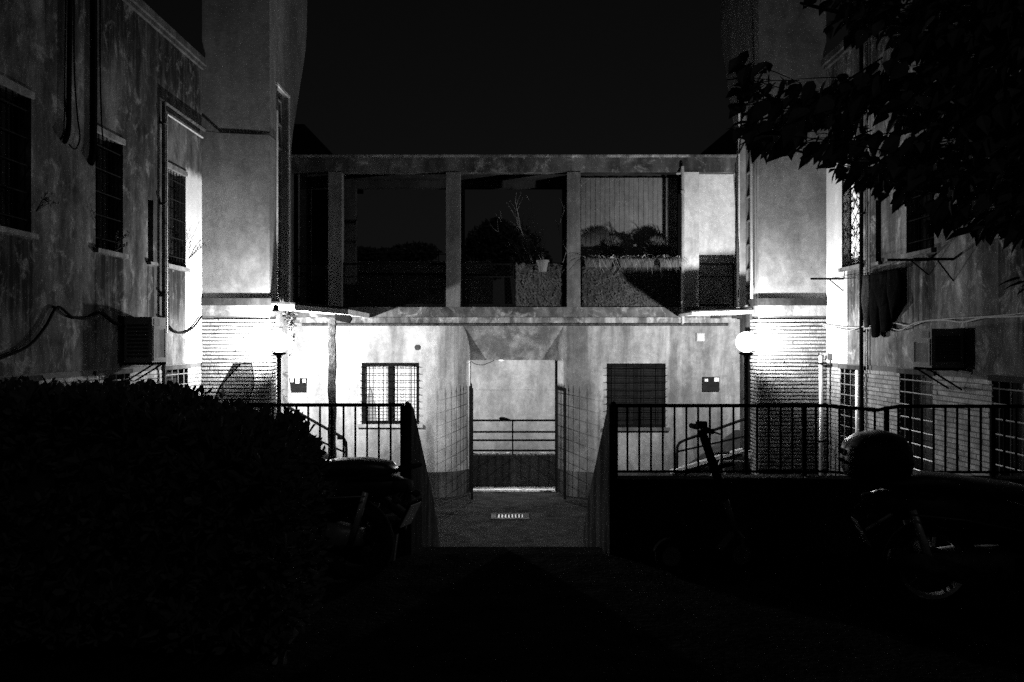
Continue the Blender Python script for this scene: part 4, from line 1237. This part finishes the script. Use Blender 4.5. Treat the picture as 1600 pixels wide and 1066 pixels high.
# gravel lying on the right parapet
m = MB(); rnd = random.Random(8)
for k in range(420):
    x = rxp(rnd.gauss(1195, 40)); s = rnd.uniform(.004,.011)
    m.obox((x, RD+rnd.uniform(.0,.16), .565+s*.4), (s*1.6, s*1.3, s), Matrix.Rotation(rnd.uniform(0,6), 3, 'Z'))
tag(m.build('gravel', M['gravel']), 'loose gravel on top of the right parapet wall', 'gravel', kind='stuff')

# spiky plant by the left parapet
t = thing('spiky_plant', 'spiky leaved pot plant between the scooter and the left stair parapet', 'plant', (-.90, 7.25, 0))
m = MB(); m.lathe([(.08,0),(.12,.30),(.135,.30),(.135,.34),(.11,.34)], (-.93, 7.25, .005), 14); m.build('pot', M['trough'], t)
m = MB(); rnd = random.Random(17)
for k in range(46):
    a = rnd.uniform(0, 6.28); e = rnd.uniform(.3, 1.35); l = rnd.uniform(.25, .44)
    dv = Vector((math.cos(a)*math.cos(e)*.8, math.sin(a)*math.cos(e)*.6, math.sin(e))); sd = Vector((-math.sin(a), math.cos(a), 0))*.009
    b = Vector((-.93, 7.25, .33)); q = b + dv*l*.6; e_ = b + dv*l + Vector((0,0,-.04))
    m.add([b-sd, b+sd, q+sd, q-sd, e_], [(0,1,2,3), (3,2,4)])
m.build('spikes', M['leaf'], t)

# ------------------------------------------------------------------ hedge
rnd = random.Random(5)
prof = [(-120,596),(0,600),(60,606),(110,600),(170,606),(230,600),(262,612),(320,630),(385,648),(425,658),(448,676),(466,704),(478,735),(488,770),(495,1000)]
def hedge_z(x):          # hedge top height over world X at depth ~5.5
    px_ = 800 + x*F/5.5
    for (a, b), (c, d) in zip(prof, prof[1:]):
        if a <= px_ <= c: return EYE - (b + (d-b)*(px_-a)/(c-a) - 533)*5.5/F
    return .2 if px_ > 500 else 1.36
t = thing('hedge', 'dense dark evergreen hedge filling the lower left foreground', 'hedge', (-2.5, 5.5, 0))
m = MB(); nx, na = 34, 14
rings = []
for i in range(nx+1):
    x = -4.25 + (4.25-1.16)*i/nx
    h = max(.25, hedge_z(x) - .10); taper = 1 if i < nx-2 else .75
    ring = []
    for k in range(na):
        q = 2*math.pi*k/na
        sq = lambda v: math.copysign(abs(v)**.5, v)
        ring.append((x, 5.45 + .58*taper*sq(math.cos(q)) + .05*mnoise.noise(Vector((x*2,q,1))), max(.0, h/2 + h/2*sq(math.sin(q)) + .05*mnoise.noise(Vector((x*3,q,5))))))
    rings.append(ring)
m.loft(rings); m.build('branch_mass', M['ac_dark'], t)
lf = MB()
def whorl(p, up, n, l):
    for k in range(n):
        a = rnd.uniform(0, 6.28); e = rnd.uniform(.25, 1.2)
        o = up.orthogonal().normalized(); o2 = up.cross(o)
        dv = (up*math.sin(e) + (o*math.cos(a) + o2*math.sin(a))*math.cos(e)).normalized()
        sd = dv.cross(Vector((rnd.gauss(0,1), rnd.gauss(0,1), rnd.gauss(0,1)))).normalized()
        nn = dv.cross(sd)*.008; L_ = l*rnd.uniform(.7,1.2); w = L_*.17
        lf.add([p, p+dv*L_*.45+sd*w*.8+nn, p+dv*L_*.8+sd*w+nn, p+dv*L_, p+dv*L_*.8-sd*w+nn, p+dv*L_*.45-sd*w*.8+nn, p+dv*L_*.5],
               [(0,1,2,6),(6,2,3),(0,6,4,5),(6,3,4)])
for k in range(2600):
    x = rnd.uniform(-4.2, -1.10); h = hedge_z(x)
    f = rnd.random()
    if f < .55: p = Vector((x, rnd.uniform(4.88, 6.02), h - rnd.uniform(.0,.12) - .05 + .05*mnoise.noise(Vector((x*4, 0, 2))))); up = Vector((rnd.gauss(0,.25), rnd.gauss(0,.25), 1)).normalized()
    elif f < .85: p = Vector((x, 4.87 + rnd.uniform(-.04,.05), rnd.uniform(.05, 1)*h*.95)); up = Vector((rnd.gauss(0,.3), -.8, .8)).normalized()
    else: 
        z = rnd.uniform(.1, 1.15); xe = -1.14
        while hedge_z(xe) < z and xe > -1.6: xe -= .01
        p = Vector((xe - rnd.uniform(0,.08), rnd.uniform(4.9, 6.0), z)); up = Vector((.8, rnd.gauss(0,.3), .8)).normalized()
    whorl(p, up, 6, .092)
lf.build('leaves', M['leaf_hedge'], t)

# ------------------------------------------------------------------ scooters
def ell(x, zc, hw, hh, n=16, e=.75, yc=0):
    out = []
    for k in range(n):
        q = 2*math.pi*k/n; c, s = math.cos(q), math.sin(q)
        out.append((x, yc + hw*math.copysign(abs(c)**e, c), zc + hh*math.copysign(abs(s)**e, s)))
    return out
def wheel(parent, x, R, rim, w, rim_mat):
    m = MB(); prof_ = [(rim, -w*.7), (R-.03, -w), (R-.006, -w*.6), (R, 0), (R-.006, w*.6), (R-.03, w), (rim, w*.7), (rim-.01, 0), (rim, -w*.7)]
    rings_ = []
    for k in range(33):
        q = 2*math.pi*k/32
        rings_.append([(x + r*math.cos(q), h, R + r*math.sin(q)) for r, h in prof_])
    m.loft(rings_, caps=False, closed=False)
    wo = m.build('wheel', M['rubber'], parent, smooth=True, local=True)
    m = MB()
    rings_ = []
    for k in range(33):
        q = 2*math.pi*k/32
        rings_.append([(x + r*math.cos(q), h, R + r*math.sin(q)) for r, h in ((rim+.004,-w*.75),(rim-.018,-w*.6),(rim-.018,w*.6),(rim+.004,w*.75))])
    m.loft(rings_, caps=False, closed=False)
    for k in range(5):
        q = 2*math.pi*k/5 + .3
        for dq in (-.12, .12):
            m.tube([(x + .03*math.cos(q), 0, R + .03*math.sin(q)), (x + (rim-.01)*math.cos(q+dq), 0, R + (rim-.01)*math.sin(q+dq))], .011, 5)
    m.lathe([(.045,-w*.8),(.045,w*.8)], (x, 0, R), 14, 'y')
    m.build('rim', rim_mat, wo, local=True)
    m = MB(); m.lathe([(.07,-.004),(.115,-.004),(.115,.004),(.07,.004)], (x, -w*.95, R), 20, 'y'); m.build('brake_disc', M['iron_rough'], wo, local=True)
def scooter(loc, rz, label, topcase, windscreen):
    t = thing('parked_scooter', label, 'scooter', loc, 'scooters parked on the terrace', rz)
    B = lambda m, n, mt, par=t, s=True: m.build(n, mt, par, smooth=s, local=True)
    rm = M['plastic'] if windscreen else M['alloy']
    wheel(t, .36, .275, .19, .055, rm); wheel(t, 1.68, .275, .19, .05, rm)
    m = MB(); m.loft([ell(x, z, w, h) for x, z, w, h in ((.00,.66,.03,.03),(.06,.655,.09,.06),(.22,.64,.14,.09),(.45,.60,.17,.12),(.72,.55,.18,.14),(.92,.48,.16,.15),(1.02,.40,.12,.10))]); B(m, 'rear_body', M['paint'])
    m = MB(); m.loft([ell(x, z, w, h, e=.6) for x, z, w, h in ((.07,.75,.05,.025),(.12,.765,.11,.04),(.30,.775,.14,.05),(.48,.765,.15,.05),(.60,.745,.15,.05),(.82,.72,.14,.05),(1.0,.69,.09,.04),(1.06,.67,.04,.02))]); B(m, 'seat', M['vinyl'])
    m = MB(); m.loft([ell(x, z, w, h, e=.5) for x, z, w, h in ((.80,.30,.15,.05),(1.0,.28,.18,.045),(1.3,.28,.18,.045),(1.42,.32,.16,.05))]); B(m, 'floorboard', M['plastic'])
    m = MB()
    rings_ = []
    for z, x, w, th in ((.28,1.43,.13,.05),(.45,1.47,.17,.06),(.65,1.47,.20,.06),(.85,1.44,.19,.06),(.98,1.40,.14,.06),(1.04,1.36,.09,.05)):
        rings_.append([(x + th*math.sin(q)*.9 + .05*math.sin(q)*abs(math.cos(q))**.5, w*math.cos(q), z) for q in [k*math.pi/8 for k in range(16)]])
    m.loft(rings_); B(m, 'leg_shield', M['paint'])
    m = MB(); rings_ = []
    for k in range(9):
        q = .25 + 2.3*k/8
        rings_.append([(1.68 + r*math.cos(q), y, .275 + r*math.sin(q)) for r, y in ((.29,-.075),(.315,-.05),(.32,0),(.315,.05),(.29,.075),(.283,.06),(.298,0),(.283,-.06))])
    m.loft(rings_); B(m, 'front_fender', M['paint'])
    m = MB(); m.tube([(1.66,.07,.28),(1.50,.07,.80)], .018, 8); m.tube([(1.66,-.07,.28),(1.50,-.07,.80)], .018, 8); m.tube([(1.50,0,.75),(1.36,0,1.06)], .025, 8); B(m, 'fork', M['galv'])
    m = MB(); m.loft([ell(x, z, w, h) for x, z, w, h in ((1.26,1.02,.06,.03),(1.32,1.04,.14,.05),(1.40,1.04,.15,.06),(1.46,1.01,.08,.05))]); hb = B(m, 'handlebar_cowl', M['plastic'])
    m = MB(); m.tube([(1.36,.10,1.05),(1.30,.25,1.07),(1.27,.36,1.06)], .012, 8); m.tube([(1.36,-.10,1.05),(1.30,-.25,1.07),(1.27,-.36,1.06)], .012, 8); B(m, 'handlebar', M['chrome'])
    for s in (1, -1):
        m = MB(); m.tube([(1.295,s*.26,1.07),(1.268,s*.38,1.06)], .019, 10); B(m, 'grip', M['rubber'])
        m = MB(); m.tube([(1.34,s*.25,1.07),(1.33,s*.38,1.055)], .006, 6); B(m, 'brake_lever', M['chrome'])
        if windscreen: continue
        m = MB(); m.tube([(1.36,s*.20,1.08),(1.36,s*.28,1.24)], .006, 6); mi = B(m, 'mirror_arm', M['plastic'])
        m = MB(); m.lathe([(.005,-.02),(.05,-.012),(.055,.0),(.05,.008)], (1.35, s*.30, 1.28), 14, 'x'); B(m, 'mirror', M['plastic'], mi)
    m = MB(); m.lathe([(.085,-.01),(.075,.03),(.03,.05)], (1.45, 0, .95), 16, 'x'); B(m, 'headlight', M['lens'])
    m = MB(); m.loft([ell(x, .655, w, h, 12) for x, w, h in ((-.035,.03,.015),(-.02,.09,.035),(.05,.10,.05))]); B(m, 'tail_light', M['lens'])
    for s in (1, -1):
        m = MB(); m.tube([(.05,s*.08,.60),(.0,s*.15,.58)], .008, 6); B(m, 'indicator_stem', M['plastic'])
        m = MB(); m.lathe([(.01,-.03),(.028,0),(.01,.03)], (-.01, s*.16, .58), 10, 'x'); B(m, 'indicator', M['lens'])
    R = Matrix.Rotation(math.radians(-28), 3, 'Y')
    m = MB(); m.obox((-.03, 0, .47), (.012, .19, .20), R); B(m, 'plate_holder', M['plastic'], s=False)
    m = MB(); m.obox((-.040, 0, .465), (.006, .165, .165), R); B(m, 'number_plate', M['plate'], s=False)
    m = MB(); m.loft([[(x, s_*.0 + y, z) for y, z in ((-.06,.36+dz),(.06,.36+dz),(.06,.33+dz),(-.06,.33+dz))] for x, dz, s_ in ((-.02,.10,0),(.15,.21,0),(.36,.25,0))]); B(m, 'rear_fender', M['plastic'])
    m = MB(); m.tube(smooth_pts([(.75,-.10,.24),(.55,-.16,.24),(.35,-.17,.30),(.08,-.17,.36)]), [.03]*6+[.05]*12+[.04], 10); B(m, 'exhaust', M['iron_rough'])
    m = MB(); m.tube([(.34,.10,.28),(.22,.13,.62)], .022, 8); m.tube([(.34,-.10,.28),(.22,-.13,.62)], .022, 8); B(m, 'shock_absorber', M['galv'])
    m = MB(); m.loft([ell(x, .30, w, h) for x, w, h in ((.30,.07,.06),(.5,.10,.09),(.8,.10,.10),(.95,.07,.07))]); B(m, 'engine', M['iron_grey'])
    m = MB(); m.tube([(.70,.15,.30),(.62,.20,.015)], .012, 6); m.tube([(.70,-.15,.30),(.62,-.20,.015)], .012, 6); m.tube([(.62,.20,.012),(.62,-.20,.012)], .012, 6); B(m, 'centre_stand', M['iron'])
    m = MB(); m.tube(smooth_pts([(.35,.15,.70),(.10,.15,.75),(-.06,.10,.78),(-.08,0,.785),(-.06,-.10,.78),(.10,-.15,.75),(.35,-.15,.70)]), .013, 8); B(m, 'grab_rail', M['plastic'])
    m = MB(); m.tube([(.2,-.185,.60),(.5,-.192,.575),(.9,-.185,.50)], .006, 6); m.tube([(.2,.185,.60),(.5,.192,.575),(.9,.185,.50)], .006, 6); B(m, 'trim_strip', M['iron_grey'])
    if topcase:
        m = MB(); m.loft([ell(x, z, w, h, 18, .6) for x, z, w, h in ((-.14,.895,.10,.06),(-.115,.90,.17,.11),(-.05,.915,.20,.135),(.08,.925,.205,.145),(.18,.915,.19,.13),(.225,.90,.13,.09))]); tc = B(m, 'top_case', M['paint'])
        m = MB(); m.loft([ell(x, .885, w, .012, 18, .6) for x, w in ((-.145,.11),(-.118,.178),(-.05,.208),(.08,.213),(.185,.197),(.23,.135))]); B(m, 'seam_band', M['plastic'], tc)
        m = MB(); m.obox((-.142, 0, .94), (.012, .14, .035)); B(m, 'reflector', M['lens'], tc, False)
        m = MB(); m.box(-.06, .2, -.10, .10, .765, .785); B(m, 'rack', M['plastic'], s=False)
    if windscreen:
        m = MB(); rows_ = []
        for j in range(7):
            q = j/6; z = .98 + .46*q; x = 1.50 - .20*q; hw = .24 - .05*q - (.12*max(0,q-.7)/.3)
            rows_.append([(x - .10*(abs(k-6)/6)**2, hw*(k-6)/6, z) for k in range(13)])
        vs = [p for r in rows_ for p in r]
        fs = [(j*13+k, j*13+k+1, (j+1)*13+k+1, (j+1)*13+k) for j in range(6) for k in range(12)]
        m.add(vs, fs); m.add([(x+.004, y, z) for x, y, z in vs], [f[::-1] for f in fs]); ws = B(m, 'windscreen', M['screen'])
        m = MB(); m.tube([rows_[j][0] for j in range(7)] + [rows_[6][k] for k in range(1, 13)] + [rows_[j][12] for j in range(5, -1, -1)], .004, 5); B(m, 'edge_trim', M['plastic'], ws)
        m = MB(); m.prism([(1.405,-.06,1.22),(1.405,-.02,1.30),(1.405,-.01,1.24),(1.405,.03,1.25),(1.405,-.03,1.16),(1.405,-.03,1.22)], (-.002,0,0)); B(m, 'sticker', M['paper'], ws, False)
    return t
scooter((2.12, 5.93, 0.0), math.radians(-6), 'dark scooter with a rounded top case on the right, before the railing', True, False)
scooter((-.70, 6.52, 0.0), math.radians(180-18), 'dark scooter with clear windscreen half hidden behind the hedge', False, True)

# ------------------------------------------------------------------ kick scooter
fx = Vector((1.60, 6.96, 0)); bx_ = Vector((1.10, 6.90, 0)); u = (bx_-fx).normalized(); nrm = Vector((-u.y, u.x, 0))
t = thing('kick_scooter', 'slim electric kick scooter leaning stem, standing before the right railing', 'kick scooter', (fx+bx_)/2, None)
def small_wheel(c, r, w, par):
    m = MB(); rings_ = []
    for k in range(25):
        q = 2*math.pi*k/24; dv = u*math.cos(q) + Vector((0,0,1))*math.sin(q)
        rings_.append([c + dv*rr + nrm*h for rr, h in ((r*.6,-w),(r*.9,-w),(r,-w*.4),(r,w*.4),(r*.9,w),(r*.6,w))])
    m.loft(rings_, caps=False, closed=False); wo = m.build('wheel', M['rubber'], par, smooth=True)
    m = MB(); rings_ = []
    for h in (-w*.8, w*.8): rings_.append([c + (u*math.cos(q) + Vector((0,0,1))*math.sin(q))*r*.62 + nrm*h for q in [2*math.pi*k/20 for k in range(20)]])
    m.loft(rings_); m.build('hub', M['alloy'], wo)
small_wheel(fx + Vector((0,0,.11)), .11, .022, t); small_wheel(bx_ + Vector((0,0,.11)), .11, .022, t)
m = MB(); a = fx + u*.17 + Vector((0,0,.13)); b = bx_ - u*.10 + Vector((0,0,.13)); Rz = Matrix.Rotation(math.atan2(u.y, u.x), 3, 'Z')
m.obox((a+b)/2, ((b-a).length, .15, .05), Rz); m.build('deck', M['plastic'], t)
m = MB(); m.tube([fx + nrm*.035 + Vector((0,0,.11)), fx + nrm*.035 + Vector((0,0,.24)), fx + u*.03 + Vector((0,0,.28))], .012, 6); m.tube([fx - nrm*.035 + Vector((0,0,.11)), fx - nrm*.035 + Vector((0,0,.24)), fx + u*.03 + Vector((0,0,.28))], .012, 6)
m.tube([a, fx + u*.06 + Vector((0,0,.26))], .025, 6); m.build('fork', M['iron_grey'], t)
top = P(1096, 672, 6.98); lowp = fx + u*.03 + Vector((0,0,.25))
m = MB(); m.tube([lowp, lowp.lerp(top, .35)], .024, 10); m.build('lower_stem', M['iron_grey'], t, smooth=True)
m = MB(); m.tube([lowp.lerp(top, .33), top], .030, 10); m.build('stem', M['plastic'], t, smooth=True)
m = MB(); h0 = top + nrm*.24 + Vector((0,0,.01)); h1 = top - nrm*.24 + Vector((0,0,.01))
m.tube([h0, top + Vector((0,0,.03)), h1], .014, 8); m.build('handlebar', M['plastic'], t)
for e, q in ((h0, 1), (h1, -1)):
    m = MB(); m.tube([e, e - nrm*q*.11], .019, 10); m.build('grip', M['rubber'], t)
    m = MB(); m.tube([e - nrm*q*.12, e - nrm*q*.10 - u*.05 + Vector((0,0,-.015)), e - nrm*q*.02 - u*.06 + Vector((0,0,-.02))], .006, 6); m.build('brake_lever', M['plastic'], t)
m = MB(); m.obox(top + Vector((0,0,.035)), (.07,.05,.05), Rz); m.build('display', M['plastic'], t)
m = MB(); p = lowp.lerp(top, .62); m.tube([p, p + Vector((.06,-.02,.03)), p + Vector((.12,-.02,.04))], [.02,.015,.012], 6); m.build('hook', M['plastic'], t)
m = MB(); rings_ = []
for k in range(7):
    q = .3 + 1.9*k/6; dv = u*math.cos(q) + Vector((0,0,1))*math.sin(q); c = bx_ + Vector((0,0,.11))
    rings_.append([c + dv*.125 - nrm*.03, c + dv*.13 + nrm*.03, c + dv*.124 + nrm*.03, c + dv*.119 - nrm*.03])
m.loft(rings_); m.build('rear_fender', M['plastic'], t)

# ------------------------------------------------------------------ bicycle in the court before the right stair
bd = 14.3; kk = bd/F
xr, xf = (1095-800)*kk, (1203-800)*kk; R = .335
t = thing('bicycle', 'old bicycle parked in the court beside the right lamp, behind the railing', 'bicycle', ((xr+xf)/2, bd, FLOOR))
for x in (xr, xf):
    m = MB(); m.tube([(x + R*math.cos(q), bd, FLOOR+R+.016 + R*math.sin(q)) for q in [2*math.pi*k/32 for k in range(32)]], .016, 6, loop=True); wo = m.build('wheel', M['rubber'], t, smooth=True)
    m = MB()
    for k in range(14):
        q = 2*math.pi*k/14; m.tube([(x, bd, FLOOR+R+.016), (x + (R-.015)*math.cos(q), bd, FLOOR+R+.016 + (R-.015)*math.sin(q))], .002, 3)
    m.build('spokes', M['chrome'], wo)
    m = MB(); rings_ = []
    for k in range(11):
        q = .3 + 2.3*k/10; rings_.append([(x + r*math.cos(q), bd+y, FLOOR+R+.016 + r*math.sin(q)) for r, y in ((R+.03,-.022),(R+.038,0),(R+.03,.022),(R+.026,0))])
    m.loft(rings_); m.build('mudguard', M['iron'], t)
zb = FLOOR
bbk = Vector((xr+.44, bd, zb+.30)); st_top = Vector((xr+.29, bd, zb+.80)); hd = Vector((xf-.16, bd, zb+.78)); hd2 = Vector((xf-.10, bd, zb+.60))
m = MB()
for a, b in ((bbk, st_top), (st_top, hd), (bbk, hd2), (hd, hd2), (bbk, Vector((xr, bd, zb+R))), (Vector((xr, bd, zb+R)), st_top)): m.tube([a, b], .016, 6)
m.build('frame', M['galv'], t)
m = MB(); m.tube([hd2, Vector((xf, bd, zb+R))], .013, 6); m.tube([hd, hd + Vector((-.03,0,.10))], .012, 6); m.build('fork', M['galv'], t)
m = MB(); e = hd + Vector((-.03,0,.10)); m.tube(smooth_pts([e + Vector((-.16,-.26,.02)), e + Vector((.03,-.2,.04)), e, e + Vector((.03,.2,.04)), e + Vector((-.16,.26,.02))]), .011, 6); m.build('handlebar', M['chrome'], t)
m = MB(); m.loft([ell(x, st_top.z+.12+dz, w, h, 10, 1, bd) for x, w, h, dz in ((st_top.x-.14,.03,.02,.01),(st_top.x-.10,.08,.03,.0),(st_top.x,.06,.03,0),(st_top.x+.12,.02,.018,.0))]); m.tube([st_top, st_top+Vector((0,0,.11))], .011, 6); m.build('saddle', M['vinyl'], t)
m = MB(); m.lathe([(.09,-.004),(.09,.004)], bbk + Vector((0,-.03,0)), 20, 'y'); m.tube([bbk + Vector((0,-.05,0)), bbk + Vector((.12,-.05,-.12))], .009, 5); m.tube([bbk + Vector((0,.05,0)), bbk + Vector((-.12,.05,.12))], .009, 5); m.build('crank', M['chrome'], t)

# ------------------------------------------------------------------ overhanging tree, upper right
rnd = random.Random(77)
t = thing('overhanging_tree', 'leafy dark tree branch overhanging from the upper right corner', 'tree', (3.05, 3.9, 0))
m = MB()
m.tube(smooth_pts([(3.05,3.9,-.02),(3.0,3.95,.8),(2.95,4.0,1.7),(2.98,4.1,2.5),(2.9,4.2,3.3),(2.85,4.3,4.2)]), [.17,.165,.16,.155,.15,.15,.148,.146,.144,.142,.14,.138,.135,.132,.13,.128,.125,.12,.118,.115,.11,.108,.105,.10,.095,.09,.085,.08,.07,.06,.05], 10)
limbs = [[(1545,560),(1500,410),(1440,330)],[]]
def limb(pts, r0):
    ps = smooth_pts(pts); m.tube(ps, [r0*(1-.85*k/(len(ps)-1)) for k in range(len(ps))], 7)
limb([(2.95,4.15,2.6), P(1640,330,4.6), P(1570,310,4.7), P(1500,300,4.8), P(1420,290,4.9), P(1330,255,5.0), P(1240,235,5.0)], .035)
limb([(2.92,4.2,3.0), P(1600,220,4.6), P(1480,170,4.8), P(1400,150,4.9), P(1310,150,5.0), P(1220,160,5.1), P(1165,120,5.1)], .045)
limb([(2.9,4.25,3.2), P(1560,60,4.6), P(1460,40,4.8), P(1360,30,4.9), P(1250,5,5.0)], .045)
limb([(2.88,4.3,3.4), P(1650,-60,4.8), P(1500,-60,5.2), P(1350,-40,5.4)], .04)
limb([(2.97,4.1,2.6), P(1640,340,5.2), P(1560,260,5.4), P(1460,240,5.5), P(1380,230,5.5)], .035)
m.build('trunk', M['bark'], t, smooth=True)
poly = [(1190,-60),(1205,10),(1260,25),(1300,55),(1335,60),(1352,108),(1318,112),(1288,140),(1240,120),(1205,96),(1155,76),(1132,105),(1134,150),(1142,196),(1178,234),(1235,240),(1288,252),(1322,292),(1372,296),(1425,338),(1470,362),(1545,372),(1580,385),(1640,395),(1900,430),(1900,-250),(1190,-250)]
def inside(x, y):
    c = False; n = len(poly)
    for i in range(n):
        (x1,y1),(x2,y2) = poly[i], poly[i-1]
        if (y1 > y) != (y2 > y) and x < (x2-x1)*(y-y1)/(y2-y1) + x1: c = not c
    return c
lf = MB(); tw = MB()
def leaf(p, dv, L_, nrm_):
    sd = dv.cross(nrm_)
    if sd.length < 1e-4: return
    sd.normalize(); up = sd.cross(dv).normalized(); w = L_*.27
    c1 = p + dv*L_*.12
    f = lambda q, ww, dz: (c1 + dv*L_*q + sd*w*ww + up*dz*L_, c1 + dv*L_*q - sd*w*ww + up*dz*L_)
    mid = [c1, c1+dv*L_*.3-up*.03*L_, c1+dv*L_*.65-up*.06*L_, c1+dv*L_*1.0-up*.16*L_]
    a1, a2 = f(.18,.8,.03); b1, b2 = f(.42,1,.04); d1, d2 = f(.72,.55,-.02)
    lf.add([mid[0],mid[1],mid[2],mid[3],a1,b1,d1,a2,b2,d2], [(0,1,5,4),(1,2,6,5),(2,3,6),(0,7,8,1),(1,8,9,2),(2,9,3)])
count = 0
while count < 600:
    x = rnd.uniform(1140, 1900) if rnd.random() < .35 else rnd.uniform(1140, 1640)
    y = rnd.uniform(-200, 470)
    if not inside(x, y): continue
    if mnoise.noise(Vector((x*.012, y*.018, 7))) < (-.03 if x < 1430 else -.18) and x < 1560: continue
    count += 1
    d = rnd.uniform(4.3, 5.7)
    p = P(x, y, d)
    ang = rnd.uniform(-.5, .5)
    dirv = Vector((-1, rnd.uniform(-.5,.5), -.25 + ang)).normalized()
    n = rnd.randint(5, 9); L = .055*n; q0 = p - dirv*L*.5
    pts = [q0 + dirv*L*k/4 + Vector((0,0,-.03*(k/4)**2)) for k in range(5)]
    tipv = pts[-1]; sta = pts[0]
    pj = lambda v: (800 + v.x*F/v.y, 533 - (v.z-EYE)*F/v.y)
    if inside(*pj(tipv)) and inside(*pj(sta)): tw.tube(pts, [.004,.0035,.003,.0025,.001], 4)
    for k in range(n):
        b = q0 + dirv*L*(k+.5)/n + Vector((0,0,-.03*((k+.5)/n)**2))
        # keep the crown's ragged outline
        s = 1 if k % 2 else -1
        dv = (dirv*.6 + Vector((0, s*.55, 0)) + Vector((rnd.gauss(0,.25), rnd.gauss(0,.3), -.55 + rnd.gauss(0,.3)))).normalized()
        tip = b + dv*.11
        ix, iy = 800 + tip.x*F/tip.y, 533 - (tip.z-EYE)*F/tip.y
        if not inside(ix, iy - 10) : continue
        leaf(b, dv, rnd.uniform(.085, .155), Vector((rnd.gauss(0,.5), rnd.gauss(0,.5), 1)).normalized())
for k in range(46):
    while True:
        x, y = rnd.uniform(1142, 1330), rnd.uniform(84, 285)
        if inside(x, y): break
    p = P(x, y, rnd.uniform(4.8, 5.3)); dirv = Vector((-1, rnd.uniform(-.4,.4), -.2 + rnd.uniform(-.5,.5))).normalized()
    n = rnd.randint(3, 6); L = .05*n; q0 = p - dirv*L*.5
    if inside(*pj(q0)) and inside(*pj(q0 + dirv*L*.9)): tw.tube([q0, q0 + dirv*L*.5 + Vector((0,0,.01)), q0 + dirv*L*.9], .0025, 4)
    for j in range(n):
        b = q0 + dirv*L*(j+.5)/n
        dv = (dirv*.6 + Vector((0, .5 if j % 2 else -.5, 0)) + Vector((rnd.gauss(0,.3), rnd.gauss(0,.3), -.45 + rnd.gauss(0,.3)))).normalized()
        tip = b + dv*.09
        if inside(800 + tip.x*F/tip.y, 533 - (tip.z-EYE)*F/tip.y - 8): leaf(b, dv, rnd.uniform(.06, .12), Vector((rnd.gauss(0,.5), rnd.gauss(0,.5), 1)).normalized())
for (x, y) in ((1585, 445), (1598, 452), (1610, 440), (1575, 440)):
    b = P(x+25, y-6, 4.6); leaf(b, Vector((-.9, rnd.uniform(-.3,.3), -.3+rnd.uniform(-.15,.15))).normalized(), .12, Vector((0,.2,1)))
    tw.tube([P(1680,430,4.6), b], .003, 4)
tag(tw.build('twigs', M['bark'], t), kind='stuff'); lf.build('crown', M['leaf'], t)
